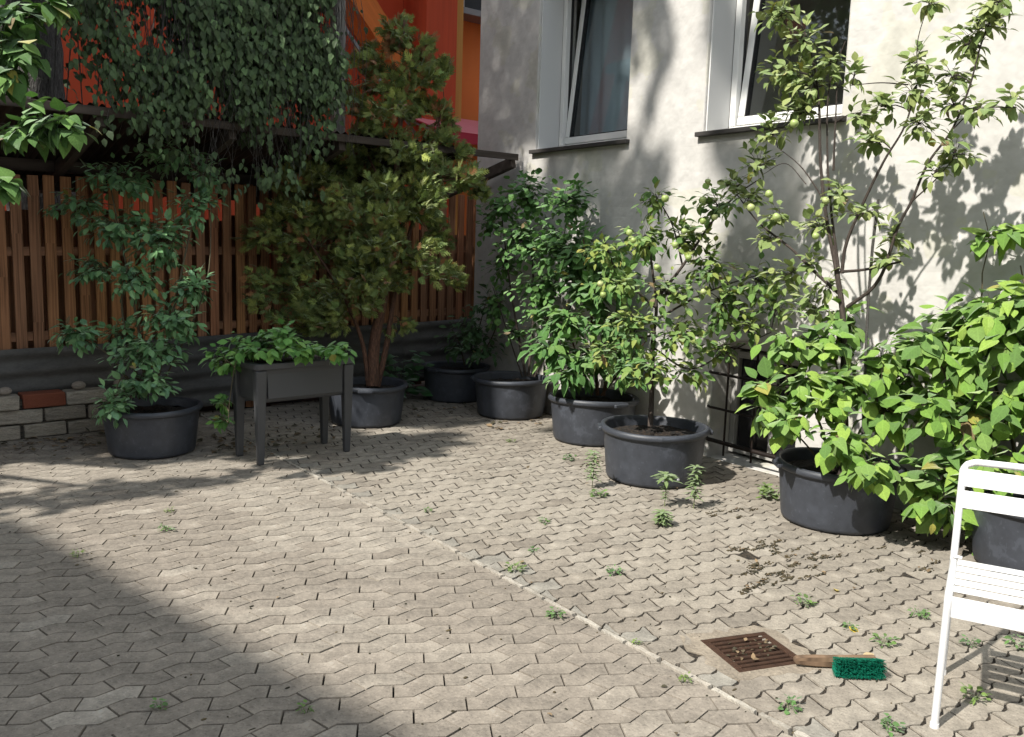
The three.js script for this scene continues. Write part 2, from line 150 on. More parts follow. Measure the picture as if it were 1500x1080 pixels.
const SPEC = {A:{stems:[[[[2.1,0.39,-6.47],[2.09,0.83,-6.56],[2.06,1.57,-6.85],[2.05,2.08,-7.09]],0.012,0.004],[[[2.14,0.39,-6.44],[2.27,0.94,-6.42],[2.41,1.39,-6.51],[2.54,1.84,-6.62],[2.56,2.31,-6.83]],0.012,0.004],[[[2.09,0.39,-6.48],[2.03,0.69,-6.59],[2.01,1.08,-6.68],[2.07,1.38,-6.67]],0.013,0.005],[[[2.06,0.37,-6.5],[1.88,0.69,-6.58],[1.72,0.82,-6.75]],0.008,0.003],[[[2.06,0.37,-6.5],[1.89,0.58,-6.29],[1.77,0.41,-6.2]],0.007,0.003],[[[2.16,0.4,-6.42],[2.52,1.19,-6.39],[2.65,1.8,-6.58]],0.008,0.003]],clumps:[[1.78,0.41,-6.19,0.136,0.143,11],[2.02,0.52,-6.29,0.227,0.106,10],[1.71,0.84,-6.73,0.153,0.118,13],[2.07,0.71,-6.35,0.3,0.161,12],[2.0,0.83,-6.64,0.168,0.137,8],[2.27,0.94,-6.42,0.251,0.175,15],[2.42,1.19,-6.41,0.158,0.155,10],[2.1,1.23,-6.62,0.235,0.181,9],[1.87,1.29,-6.97,0.187,0.134,6],[2.27,1.53,-6.67,0.272,0.212,13],[2.05,1.62,-6.88,0.272,0.184,10],[1.83,1.76,-7.22,0.242,0.124,6],[2.54,1.79,-6.62,0.19,0.187,8],[2.14,1.97,-6.99,0.334,0.158,9],[2.46,2.13,-6.88,0.281,0.161,9],[2.65,2.01,-6.69,0.14,0.172,6]]},B:{stems:[[[[4.02,0.31,-6.47],[4.06,0.7,-6.51],[4.15,1.11,-6.51],[4.21,1.47,-6.52],[4.3,2.18,-6.57],[4.4,2.95,-6.63],[4.44,3.49,-6.69]],0.055,0.008],[[[4.08,0.3,-6.49],[4.17,0.7,-6.48],[4.26,1.11,-6.51],[4.41,1.66,-6.51],[4.62,2.33,-6.52],[4.75,2.81,-6.5]],0.028,0.006],[[[3.99,0.31,-6.49],[3.95,0.7,-6.54],[3.82,1.11,-6.66],[3.6,1.57,-6.87],[3.43,1.96,-7.02]],0.022,0.005],[[[4.13,1.06,-6.51],[3.94,1.4,-6.88],[3.84,2.05,-7.08]],0.018,0.004],[[[4.26,1.89,-6.56],[4.09,2.47,-6.81],[4.11,3.0,-6.89]],0.014,0.004],[[[4.25,1.77,-6.54],[4.56,2.08,-6.33],[4.79,2.15,-6.14]],0.012,0.004]],clumps:[[4.43,3.4,-6.68,0.201,0.197,60],[4.28,3.21,-6.78,0.187,0.197,45],[4.61,3.19,-6.63,0.19,0.2,50],[4.1,2.97,-6.89,0.161,0.171,40],[4.44,2.93,-6.59,0.334,0.23,95],[4.72,2.98,-6.49,0.149,0.2,40],[4.19,2.7,-6.63,0.363,0.246,100],[4.66,2.65,-6.48,0.258,0.2,80],[4.05,2.47,-6.84,0.334,0.23,75],[4.36,2.33,-6.55,0.535,0.263,150],[4.74,2.36,-6.42,0.191,0.174,36],[3.85,2.19,-6.97,0.388,0.25,110],[4.57,2.15,-6.33,0.334,0.223,85],[3.56,1.91,-7.04,0.409,0.292,140],[3.95,1.93,-6.56,0.489,0.269,150],[4.33,1.89,-6.35,0.409,0.233,110],[4.92,2.13,-6.29,0.22,0.162,28],[3.38,1.62,-7.07,0.249,0.296,90],[3.69,1.51,-6.78,0.433,0.296,140],[4.11,1.5,-6.48,0.343,0.259,95],[3.48,1.12,-6.96,0.33,0.324,100],[3.82,1.07,-6.79,0.308,0.25,80],[4.14,1.2,-6.53,0.241,0.171,40],[4.59,1.33,-6.29,0.325,0.2,26],[3.58,0.8,-6.95,0.308,0.145,35],[4.29,0.88,-6.47,0.136,0.173,12],[4.51,1.72,-6.44,0.339,0.2,60],[4.02,1.76,-6.34,0.386,0.316,110],[3.86,1.23,-6.51,0.378,0.269,90],[4.23,1.45,-6.23,0.3,0.243,70],[3.66,0.92,-6.76,0.277,0.207,55],[3.95,1.3,-6.38,0.291,0.254,70]]},C:{stems:[[[[5.47,0.34,-6.93],[5.54,0.66,-6.92],[5.61,1.01,-6.88]],0.01,0.004],[[[5.42,0.34,-6.97],[5.39,0.58,-7.04],[5.34,0.72,-7.11]],0.008,0.003],[[[5.52,0.35,-6.88],[5.59,0.82,-6.66],[5.59,1.3,-6.62]],0.008,0.003]],clumps:[[5.31,0.69,-6.74,0.328,0.246,22],[5.4,0.97,-6.56,0.203,0.215,14],[5.29,0.54,-6.99,0.185,0.137,9],[5.35,0.53,-6.62,0.27,0.114,10]]},D:{stems:[[[[5.39,0.36,-6.0],[5.36,0.81,-6.11],[5.33,1.31,-6.22],[5.32,1.88,-6.34]],0.014,0.005],[[[5.41,0.36,-5.98],[5.5,1.07,-6.04],[5.51,1.95,-6.19]],0.014,0.005],[[[5.44,0.36,-5.96],[5.53,1.01,-5.85],[5.51,1.88,-5.64]],0.013,0.005],[[[5.37,0.35,-6.02],[5.27,0.87,-6.2],[5.21,1.18,-6.3]],0.008,0.003],[[[5.45,0.36,-5.94],[5.51,0.97,-5.6],[5.49,1.35,-5.37]],0.01,0.004]],clumps:[[5.33,1.94,-6.34,0.2,0.232,14],[5.29,2.01,-5.93,0.272,0.232,20],[5.25,1.92,-5.38,0.274,0.233,20],[5.28,1.63,-6.01,0.297,0.264,22],[5.19,1.59,-5.4,0.343,0.267,26],[5.36,1.37,-6.34,0.217,0.228,12],[5.25,1.21,-5.71,0.297,0.264,22],[5.23,1.35,-5.2,0.272,0.267,20],[5.27,0.92,-5.62,0.269,0.194,15],[5.31,1.02,-6.33,0.159,0.256,8],[5.33,0.78,-6.13,0.157,0.155,6],[5.35,1.75,-6.56,0.132,0.216,7]]},E:{stems:[[[[5.2,0.36,-4.89],[5.21,0.8,-4.97],[5.2,1.36,-5.07],[5.2,1.64,-5.13]],0.016,0.005],[[[5.24,0.36,-4.86],[5.34,0.92,-4.87],[5.42,1.37,-4.89]],0.014,0.005],[[[5.17,0.36,-4.92],[5.06,0.85,-5.1],[5.03,1.07,-5.17]],0.012,0.004],[[[5.22,0.36,-4.87],[5.43,0.71,-4.71],[5.43,0.83,-4.6]],0.01,0.004]],clumps:[[4.98,0.97,-5.06,0.237,0.171,12],[5.22,1.2,-5.0,0.272,0.236,15],[5.22,1.48,-5.12,0.276,0.208,13],[5.22,1.37,-4.75,0.244,0.239,12],[4.8,0.75,-5.04,0.203,0.133,10],[4.89,0.58,-4.87,0.232,0.132,11],[5.2,0.94,-4.74,0.268,0.202,12],[5.21,0.62,-4.57,0.234,0.133,9],[5.11,0.71,-4.83,0.204,0.146,9]]},F:{stems:[[[[4.63,0.35,-3.84],[4.66,0.66,-3.87],[4.68,0.94,-3.9],[4.71,1.17,-3.91],[4.71,1.41,-3.96],[4.7,1.64,-4.01]],0.02,0.006],[[[4.68,0.89,-3.89],[4.94,0.74,-3.77],[5.13,0.85,-3.63],[5.33,1.02,-3.39]],0.008,0.003],[[[4.71,1.17,-3.92],[4.53,1.4,-4.12],[4.46,1.68,-4.23]],0.01,0.004],[[[4.71,1.22,-3.92],[4.87,1.46,-3.83],[5.03,1.75,-3.74],[5.19,1.96,-3.65],[5.32,2.08,-3.55]],0.012,0.004],[[[4.7,1.08,-3.91],[5.0,1.27,-3.74],[5.27,1.38,-3.6],[5.32,1.46,-3.31]],0.009,0.003],[[[4.69,0.98,-3.9],[4.47,0.94,-3.95],[4.34,0.87,-4.04]],0.008,0.003],[[[4.87,1.46,-3.83],[4.83,1.74,-3.91],[4.76,1.95,-4.02]],0.007,0.003]],clumps:[[4.5,1.31,-4.06,0.2,0.17,11],[4.47,1.54,-4.19,0.175,0.146,9],[4.67,1.64,-4.04,0.228,0.172,12],[4.88,1.65,-3.85,0.228,0.172,12],[5.08,1.89,-3.73,0.223,0.146,10],[4.76,1.92,-4.01,0.159,0.115,7],[5.01,1.46,-3.71,0.228,0.198,12],[4.71,1.27,-3.8,0.24,0.169,12],[4.48,1.04,-3.89,0.222,0.168,13],[4.76,1.0,-3.71,0.24,0.169,13],[5.07,1.19,-3.61,0.223,0.198,11],[4.56,0.77,-3.77,0.222,0.142,11],[4.36,0.84,-4.03,0.188,0.133,8],[4.82,0.73,-3.67,0.174,0.093,6],[5.17,1.37,-3.45,0.178,0.175,9],[5.14,1.08,-3.49,0.216,0.138,9],[5.17,1.25,-3.25,0.152,0.128,6],[5.09,0.88,-3.6,0.214,0.095,7]]},Fapple:[[4.38,1.67,-3.9],[4.57,1.9,-3.77],[4.79,2.02,-3.6],[4.76,1.9,-3.61],[4.81,1.79,-3.54],[4.75,1.76,-3.59],[4.21,1.33,-3.98],[4.22,1.26,-3.96],[4.6,1.6,-3.69],[4.5,1.45,-3.75],[4.72,1.3,-3.53],[4.66,1.52,-3.62],[4.39,1.62,-3.87],[4.65,1.69,-3.66]],G:{stems:[[[[4.73,0.28,-2.47],[4.75,0.67,-2.51],[4.76,1.07,-2.54],[4.76,1.31,-2.58],[4.76,1.46,-2.62],[4.77,1.62,-2.66]],0.026,0.014],[[[4.76,1.46,-2.62],[4.77,1.78,-2.72],[4.78,2.09,-2.79],[4.78,2.49,-2.84],[4.79,2.81,-2.94],[4.8,3.03,-3.07]],0.012,0.004],[[[4.76,1.48,-2.61],[4.77,1.85,-2.7],[4.78,2.13,-2.75],[4.78,2.56,-2.77],[4.77,2.77,-2.69]],0.009,0.003],[[[4.76,1.46,-2.59],[4.76,1.62,-2.58],[4.76,1.85,-2.5],[4.75,2.09,-2.39],[4.74,2.26,-2.29],[4.74,2.49,-2.24]],0.011,0.004],[[[4.76,1.34,-2.59],[4.78,1.46,-2.77],[4.79,1.59,-2.94],[4.81,1.76,-3.21],[4.83,1.93,-3.39]],0.012,0.004],[[[4.76,1.27,-2.54],[4.75,1.38,-2.4],[4.74,1.47,-2.34],[4.74,1.74,-2.27],[4.73,1.86,-2.21],[4.73,2.06,-2.14],[4.72,2.22,-2.03],[4.71,2.42,-1.96],[4.71,2.64,-1.92],[4.7,2.83,-1.85]],0.011,0.003],[[[4.76,1.47,-2.6],[4.75,1.49,-2.44],[4.74,1.54,-2.24]],0.009,0.006],[[[4.73,1.86,-2.21],[4.72,1.97,-2.09],[4.72,2.07,-2.01]],0.005,0.002],[[[4.74,2.49,-2.24],[4.74,2.7,-2.26],[4.73,2.9,-2.21]],0.003,0.002],[[[4.74,2.48,-2.29],[4.75,2.51,-2.45],[4.77,2.52,-2.64]],0.004,0.002],[[[4.72,2.22,-2.03],[4.71,2.31,-1.92],[4.69,2.3,-1.72]],0.004,0.002],[[[4.77,1.85,-2.72],[4.79,2.08,-2.92],[4.8,2.21,-3.1]],0.006,0.002],[[[4.77,2.05,-2.7],[4.77,2.28,-2.71],[4.77,2.55,-2.72]],0.007,0.003],[[[4.79,1.98,-2.88],[4.8,2.11,-3.04],[4.81,2.05,-3.2]],0.003,0.002]],clumps:[[4.81,2.99,-3.17,0.158,0.101,11],[4.79,2.82,-2.98,0.158,0.128,12],[4.8,2.63,-3.09,0.177,0.146,14],[4.77,2.53,-2.87,0.175,0.145,14],[4.79,2.39,-2.98,0.177,0.128,13],[4.81,2.3,-3.16,0.112,0.11,8],[4.82,2.12,-3.25,0.149,0.119,9],[4.83,2.01,-3.42,0.13,0.101,8],[4.82,1.91,-3.29,0.112,0.082,6],[4.78,2.67,-2.79,0.112,0.11,6],[4.77,2.58,-2.62,0.056,0.082,3],[4.76,2.36,-2.53,0.102,0.101,6],[4.75,2.38,-2.44,0.13,0.082,5],[4.75,2.21,-2.48,0.121,0.082,6],[4.74,2.58,-2.26,0.102,0.11,6],[4.74,2.44,-2.27,0.13,0.101,7],[4.72,2.5,-2.09,0.13,0.101,7],[4.72,2.64,-2.01,0.112,0.128,8],[4.71,2.71,-1.92,0.13,0.119,8],[4.7,2.81,-1.85,0.13,0.082,6],[4.73,2.27,-2.19,0.13,0.101,8],[4.72,2.11,-2.0,0.13,0.11,7],[4.73,2.88,-2.21,0.093,0.046,4],[4.71,2.31,-1.9,0.149,0.055,5],[4.7,2.33,-1.75,0.084,0.064,3],[4.77,1.92,-2.62,0.112,0.101,7],[4.75,1.8,-2.47,0.168,0.046,6],[4.74,1.68,-2.29,0.093,0.082,5],[4.78,1.72,-2.77,0.13,0.101,7],[4.78,1.52,-2.8,0.074,0.082,4],[4.8,1.8,-3.05,0.13,0.073,6],[4.74,1.55,-2.32,0.112,0.046,5],[4.8,1.65,-3.11,0.093,0.082,5],[4.81,1.41,-2.99,0.141,0.12,8],[4.78,1.25,-2.81,0.168,0.119,8],[4.77,1.38,-2.69,0.112,0.091,5],[4.72,2.36,-2.04,0.102,0.091,5],[4.72,2.02,-2.1,0.084,0.073,4]]},Gapple:[[4.68,1.92,-3.06],[4.67,1.78,-2.99],[4.68,1.84,-3.18],[4.65,1.67,-2.71],[4.66,2.32,-2.91],[4.64,1.87,-2.66]],stake:[[[[4.76,1.88,-2.41],[4.76,1.47,-2.42],[4.75,0.3,-2.36]],0.008,0.009]],K:{stems:[[[[4.76,0.26,-2.52],[4.61,0.6,-2.57],[4.51,0.91,-2.71],[4.45,1.06,-2.8]],0.009,0.004],[[[4.8,0.26,-2.48],[4.74,0.68,-2.48],[4.71,0.99,-2.56],[4.85,1.22,-2.61]],0.01,0.004],[[[4.83,0.27,-2.45],[4.8,0.62,-2.34],[4.92,0.92,-2.37],[5.03,1.08,-2.29]],0.01,0.004],[[[4.74,0.26,-2.53],[4.51,0.52,-2.64],[4.38,0.67,-2.79]],0.007,0.003],[[[4.82,0.26,-2.46],[4.54,0.47,-2.27],[4.48,0.38,-2.18]],0.006,0.003]],clumps:[[4.64,1.07,-2.63,0.191,0.144,12],[4.49,1.06,-2.76,0.191,0.096,9],[4.82,1.19,-2.57,0.17,0.123,9],[4.4,0.8,-2.79,0.142,0.078,6],[4.48,0.84,-2.6,0.187,0.12,11],[4.65,0.85,-2.45,0.187,0.162,13],[4.86,0.97,-2.36,0.211,0.164,13],[4.46,0.57,-2.37,0.194,0.132,12],[4.43,0.45,-2.17,0.163,0.112,10],[4.82,0.7,-2.28,0.187,0.162,12],[4.4,0.64,-2.63,0.165,0.12,9],[4.32,0.67,-2.77,0.114,0.078,5],[4.51,0.7,-2.48,0.163,0.118,9],[5.02,0.85,-2.27,0.168,0.165,9]]},H:{stems:[[[[5.19,0.05,-1.63],[5.05,0.45,-1.83],[4.94,0.89,-2.01],[4.92,1.14,-2.13]],0.012,0.004],[[[5.19,0.05,-1.61],[5.2,0.6,-1.75],[5.15,1.11,-1.93],[5.17,1.49,-1.98]],0.013,0.004],[[[5.18,0.06,-1.57],[5.18,0.71,-1.59],[5.2,1.25,-1.72],[5.2,1.54,-1.8]],0.013,0.004],[[[5.19,0.04,-1.64],[4.93,0.27,-1.83],[4.76,0.34,-1.99]],0.008,0.003],[[[5.18,0.07,-1.56],[5.17,0.66,-1.42],[5.17,1.16,-1.45]],0.012,0.004],[[[5.17,1.49,-1.98],[5.21,1.68,-1.98],[5.2,1.83,-2.02]],0.004,0.002]],clumps:[[4.89,1.09,-2.15,0.196,0.151,11],[5.04,1.19,-2.04,0.196,0.151,12],[5.03,1.3,-1.86,0.196,0.125,12],[5.03,1.36,-1.74,0.179,0.117,10],[4.98,1.01,-1.93,0.217,0.172,14],[5.02,1.14,-1.75,0.2,0.172,13],[4.8,0.75,-2.04,0.179,0.176,12],[4.93,0.72,-1.84,0.198,0.174,14],[5.01,0.84,-1.67,0.198,0.195,14],[4.74,0.38,-2.02,0.158,0.147,10],[4.84,0.47,-1.88,0.177,0.154,12],[4.69,0.25,-1.9,0.147,0.088,8],[4.95,0.49,-1.72,0.196,0.152,12],[4.99,1.23,-1.55,0.213,0.167,12],[4.99,0.96,-1.49,0.209,0.205,12],[4.98,1.18,-1.39,0.213,0.209,12],[4.98,0.62,-1.42,0.209,0.184,10],[4.82,0.12,-1.7,0.073,0.087,4],[5.14,1.7,-1.96,0.068,0.067,2],[5.13,1.74,-1.81,0.06,0.067,2],[4.98,1.35,-1.38,0.213,0.151,9]]},T:{clumps:[[2.6,0.83,-5.77,0.204,0.095,13],[2.76,0.88,-5.64,0.171,0.095,13],[2.49,0.69,-5.84,0.139,0.116,9],[2.41,0.72,-5.92,0.096,0.105,6],[2.89,0.8,-5.51,0.177,0.063,10],[3.04,0.8,-5.38,0.139,0.053,8],[2.41,0.42,-5.86,0.064,0.074,4],[2.39,0.3,-5.85,0.07,0.047,4],[2.63,0.79,-5.6,0.263,0.052,12]]},L:{stems:[[[[0.38,2.96,-6.15],[0.74,2.8,-5.67],[1.08,2.62,-5.21],[1.3,2.72,-5.04]],0.02,0.005],[[[0.43,2.02,-5.94],[0.8,2.1,-5.49],[1.1,2.07,-5.09],[1.28,2.09,-4.94]],0.015,0.004],[[[0.52,2.53,-5.95],[0.86,2.47,-5.37],[1.07,2.39,-5.18]],0.012,0.004],[[[0.67,1.74,-5.54],[0.89,1.77,-5.22],[1.03,1.79,-5.11]],0.008,0.003]],clumps:[[1.09,2.65,-5.21,0.133,0.107,12],[1.23,2.71,-5.1,0.133,0.046,7],[1.09,2.48,-5.18,0.117,0.1,11],[1.04,2.33,-5.19,0.086,0.084,8],[1.22,2.09,-4.99,0.148,0.077,10],[1.07,2.05,-5.12,0.148,0.061,9],[1.0,1.79,-5.13,0.059,0.05,4],[0.94,2.53,-5.45,0.2,0.235,18],[0.85,2.07,-5.44,0.2,0.157,14],[0.83,1.75,-5.4,0.16,0.118,6],[1.12,2.21,-5.1,0.047,0.038,1]]}};
const WEEDS = [[1.69, -4.87, 0.05], [1.56, -4.55, 0.07], [1.09, -4.42, 0.06], [2.89, -4.03, 0.05], [3.3, -3.48, 0.07], [2.94, -3.17, 0.05], [2.69, -3.02, 0.09], [3.06, -2.71, 0.07], [2.47, -2.51, 0.07], [3.97, -3.68, 0.1], [4.49, -4.47, 0.09], [4.89, -3.02, 0.17], [3.46, -1.94, 0.09], [3.77, -1.56, 0.08], [3.37, -1.52, 0.08], [3.39, -1.68, 0.06], [3.2, -1.1, 0.08], [2.76, -1.2, 0.07], [2.61, -1.48, 0.07], [2.47, -1.82, 0.05], [2.55, -2.13, 0.04], [1.29, -2.47, 0.05], [0.92, -2.78, 0.05], [3.8, -1.17, 0.09], [4.5, -5.16, 0.06], [3.65, -1.3, 0.07]];
// ---------------------------------------------------------------- ground and paving
const soilSheet = std({ color: C(0.105, 0.09, 0.07), map: scaled(soilTex, 60, 60), roughness: 1 });
const DRAIN = { x: 2.876, z: -1.808, a: 0.38 };
{ // one sheet to the horizon, with the drain pit left open
  const sh = new THREE.Shape([[-40, -40], [40, -40], [40, 40], [-40, 40]].map(q => new THREE.Vector2(...q))), ho = new THREE.Path(), c = Math.cos(DRAIN.a), n = Math.sin(DRAIN.a);
  [[-0.135, -0.122], [-0.135, 0.122], [0.135, 0.122], [0.135, -0.122]].forEach(([u, v], i) => { const x = DRAIN.x + u * c - v * n, z = DRAIN.z + u * n + v * c; i ? ho.lineTo(x, -z) : ho.moveTo(x, -z); }); ho.closePath(); sh.holes.push(ho);
  const g = new THREE.ShapeGeometry(sh); g.rotateX(-Math.PI / 2); soilSheet.map.repeat.set(0.8, 0.8);
  const m = part('ground', g, soilSheet, scene, [0, -0.0275, 0]); m.userData.kind = 'structure'; m.userData.label = 'dark sandy soil under the courtyard paving';
}
const LINE = [1, 0.0655, 2.38];                      // the seam between the two pavings: x + 0.0655 z = 2.38
const WALL_D = 5.142;                                // the house wall: 0.9968 x + 0.0797 z = 5.142
const dn3 = fbm(5, 3, 777);
function field({ root, L, w, ang, ox, oz, outline, gap, bev, jit, keep, tones, edgeTone, maxParts, tile }) {
  const R = rng(ang * 1000 + 3), ca = Math.cos(ang), sa = Math.sin(ang), stones = [];
  const toW = (s, t) => [ox + s * ca - t * sa, oz + s * sa + t * ca];
  const mats = tones.map(c => std({ color: C(...c), map: concreteTex, bumpMap: concreteBump, bumpScale: 0.0025, roughness: 0.95 }));
  const shapes = {};
  for (let k = -90; k < 90; k++) for (let n = -40; n < 40; n++) {
    const par = ((k % 2) + 2) % 2, o = outline(par), s0 = n * L, t0 = k * w, c = toW(s0 + o.cs, t0 + o.ct);
    if (c[0] < -0.9 || c[0] > 5.9 || c[1] < -7.62 || c[1] > -0.1) continue;
    const wp = o.pts.map(q => toW(s0 + q[0], t0 + q[1]));
    let cl = wp; for (const h of keep) cl = cl.length > 2 ? clip(cl, h[0], h[1], h[2]) : cl;
    if (cl.length < 3 || polyArea(cl) < 0.0012) continue;
    const full = polyArea(cl) > 0.999 * polyArea(wp);
    let mx = 0, mz = 0; for (const q of cl) { mx += q[0]; mz += q[1]; } mx /= cl.length; mz /= cl.length;
    { const dx = mx - DRAIN.x, dz = mz - DRAIN.z, a = Math.abs(dx * Math.cos(DRAIN.a) + dz * Math.sin(DRAIN.a)), b = Math.abs(-dx * Math.sin(DRAIN.a) + dz * Math.cos(DRAIN.a)); if (root.name.includes('wavy') && a < 0.17 && b < 0.155) continue; }
    const nearSeam = edgeTone !== undefined && Math.abs(mx + 0.0655 * mz - 2.38) < 0.13;
    const dirt = dn3(mx / 5 + 0.13, mz / 5 + 0.4), tone = nearSeam && R() < 0.75 ? edgeTone : Math.min(tones.length - (edgeTone !== undefined ? 2 : 1), Math.floor(Math.max(0, Math.min(0.999, 0.5 + 2.2 * (dirt - 0.5) + 0.5 * (R() - 0.5))) * (tones.length - (edgeTone !== undefined ? 1 : 0))));
    let tn = tone; if (!nearSeam && R() < 0.07) tn = R() < 0.6 ? 0 : Math.min(4, tones.length - 1);
    const y = (R() < 0.04 ? -0.003 : 0) + (R() - 0.5) * 0.003 + 0.004 * (dn3(mx / 3, mz / 3) - 0.5), rx = (R() - 0.5) * 0.012, rz = (R() - 0.5) * 0.012, ry = (R() - 0.5) * jit * 6;
    let geo, pos;
    if (full) {
      const vr = Math.floor(R() * 4), key = par + '_' + vr;
      geo = shapes[key] ??= prism(shrink(o.pts.map(q => [(q[0] - o.cs) * ca - (q[1] - o.ct) * sa, (q[0] - o.cs) * sa + (q[1] - o.ct) * ca]), gap), 0.028, bev, tile, vr * 0.37 + par * 0.19, vr * 0.53);
      pos = [c[0] + (R() - 0.5) * jit, y, c[1] + (R() - 0.5) * jit];
    } else { geo = prism(shrink(cl.map(q => [q[0] - mx, q[1] - mz]), gap), 0.028, bev, tile, mx, mz); pos = [mx, y, mz]; }
    stones.push({ geo, pos, rot: [rx, ry, rz], tone: tn, d: camDist(mx, 0, mz) + (inView(mx, 0, mz) ? 0 : 100) });
  }
  stones.sort((a, b) => a.d - b.d);
  const acc = new Acc(), q = new THREE.Quaternion();
  stones.forEach((s, i) => {
    if (i < maxParts && s.d < 90) part('paver', s.geo, mats[s.tone], root, s.pos, s.rot);
    else acc.add(s.geo, new THREE.Matrix4().compose(V(...s.pos), q.setFromEuler(new THREE.Euler(...s.rot)), V(1, 1, 1)), tones[s.tone]);
  });
  const m = part('paver_field', acc.build(), std({ vertexColors: true, map: concreteTex, bumpMap: concreteBump, bumpScale: 0.0025, roughness: 0.95 }), root); m.userData.kind = 'stuff';
}
function shrink(poly, gap) { // pull every edge in by half the joint
  const n = poly.length, out = []; let ar = 0; for (let i = 0; i < n; i++) { const a = poly[i], b = poly[(i + 1) % n]; ar += a[0] * b[1] - a[1] * b[0]; } const sg = ar > 0 ? 1 : -1;
  for (let i = 0; i < n; i++) {
    const a = poly[(i + n - 1) % n], b = poly[i], c = poly[(i + 1) % n]; let e1 = [b[0] - a[0], b[1] - a[1]], e2 = [c[0] - b[0], c[1] - b[1]]; const l1 = Math.hypot(...e1) || 1e-6, l2 = Math.hypot(...e2) || 1e-6;
    const n1 = [-e1[1] / l1 * sg, e1[0] / l1 * sg], n2 = [-e2[1] / l2 * sg, e2[0] / l2 * sg]; let mx = n1[0] + n2[0], mz = n1[1] + n2[1]; const ml = Math.hypot(mx, mz) || 1; mx /= ml; mz /= ml;
    const k = Math.min(2, 1 / Math.max(0.4, mx * n1[0] + mz * n1[1])) * gap / 2; out.push([b[0] + mx * k, b[1] + mz * k]);
  } return out;
}
{ // paving with plain zigzag stones, this side of the seam
  const root = thing('zigzag_paving', 'smooth beige zigzag concrete paving with tight joints', null, [0, 0, 0], 0, null, 'structure');
  const L = 0.194, w = 0.0925, m = 0.394, h = L / 2, zig = s => { const u = ((s / L) % 1 + 1) % 1; return u < 0.5 ? m * (u * L - h / 2) : m * (h - (u * L - h) - h / 2); };
  const outline = par => {
    const mm = par ? -m : m, mid = par ? 0.75 * L : 0.25 * L, d = mm * w / (2 * (1 + m * m)), pts = [], up = [mid + d], lo = [mid - d];
    for (const [arr] of [[up], [lo]]) { for (let j = 0; j <= 6; j++) { const s = j * h; if (s > arr[0] + 1e-4 && s < arr[0] + L - 1e-4) arr.push(s); } arr.push(arr[0] + L); }
    for (const s of up) pts.push([s, zig(s)]); for (const s of lo.reverse()) pts.push([s, w + zig(s)]);
    return { pts, cs: mid + L / 2, ct: w / 2 };
  };
  field({ root, L, w, ang: 0.2094, ox: 1.06, oz: -2.943, outline, gap: 0.0036, bev: 0.0016, jit: 0.0018, keep: [[LINE[0], LINE[1], LINE[2]]], maxParts: 300, tile: 0.5,
    tones: [[0.265, 0.238, 0.207], [0.288, 0.26, 0.227], [0.306, 0.279, 0.244], [0.324, 0.297, 0.261], [0.342, 0.315, 0.278]] });
}
{ // paving of small wavy interlocking stones, beyond the seam
  const root = thing('wavy_paving', 'rough grey wavy interlocking paving with open mossy joints', null, [0, 0, 0], 0, null, 'structure');
  const L = 0.226, w = 0.104, A = 0.0105, P = L / 2, zig = s => { const u = ((s / P) % 1 + 1) % 1; return u < 0.2 ? -A : u < 0.5 ? -A + 2 * A * (u - 0.2) / 0.3 : u < 0.7 ? A : A - 2 * A * (u - 0.7) / 0.3; };
  const outline = par => {
    const s0 = par * P, br = [0, 0.2, 0.5, 0.7], pts = [], st = s0 + 0.1 * P; // end faces start on a flat
    const ss = [st]; for (let j = 0; j < 4; j++) for (const b of br) { const s = s0 + (j + b) * P; if (s > st + 1e-4 && s < st + L - 1e-4) ss.push(s); } ss.push(st + L);
    const e = 0.011;
    for (const s of ss) pts.push([s, zig(s)]); pts.push([st + L - e, w * 0.3], [st + L - e * 2.2, w * 0.68]);
    const tail = -0.022; for (const s of ss.slice().reverse()) pts.push([s + tail * 0 - 0.022, w + zig(s - 0.022)]);
    pts.push([st - e * 2.2, w * 0.68], [st - e, w * 0.3]);
    return { pts, cs: st + L / 2, ct: w / 2 };
  };
  field({ root, L, w, ang: 0.105, ox: 3.067, oz: -2.49, outline, gap: 0.0064, bev: 0.0026, jit: 0.0026, keep: [[-LINE[0], -LINE[1], -LINE[2] - 0.032], [0.9968, 0.0797, WALL_D - 0.01]], maxParts: 300, tile: 0.35, edgeTone: 5,
    tones: [[0.25, 0.226, 0.196], [0.277, 0.252, 0.219], [0.297, 0.271, 0.236], [0.315, 0.29, 0.253], [0.333, 0.308, 0.271], [0.285, 0.275, 0.25]] });
}
{ // dark soil and moss packed into the open joints of the wavy paving
  const o = [[2.49, -0.2], [2.9, -7.5], [5.75, -7.5], [5.17, -0.2]], sh = new THREE.Shape(o.map(q => new THREE.Vector2(q[0], -q[1]))), ho = new THREE.Path(), c = Math.cos(DRAIN.a), n = Math.sin(DRAIN.a);
  [[-0.15, -0.137], [-0.15, 0.137], [0.15, 0.137], [0.15, -0.137]].forEach(([u, v], i) => { const x = DRAIN.x + u * c - v * n, z = DRAIN.z + u * n + v * c; i ? ho.lineTo(x, -z) : ho.moveTo(x, -z); }); ho.closePath(); sh.holes.push(ho);
  const g = new THREE.ShapeGeometry(sh); g.rotateX(-Math.PI / 2);
  const m = part('joint_soil', g, std({ color: C(0.12, 0.1, 0.075), map: scaled(soilTex, 3, 3), roughness: 1 }), scene, [0, -0.0048, 0]); m.userData.kind = 'structure'; m.userData.label = 'dark mossy soil filling the joints of the wavy paving';
}
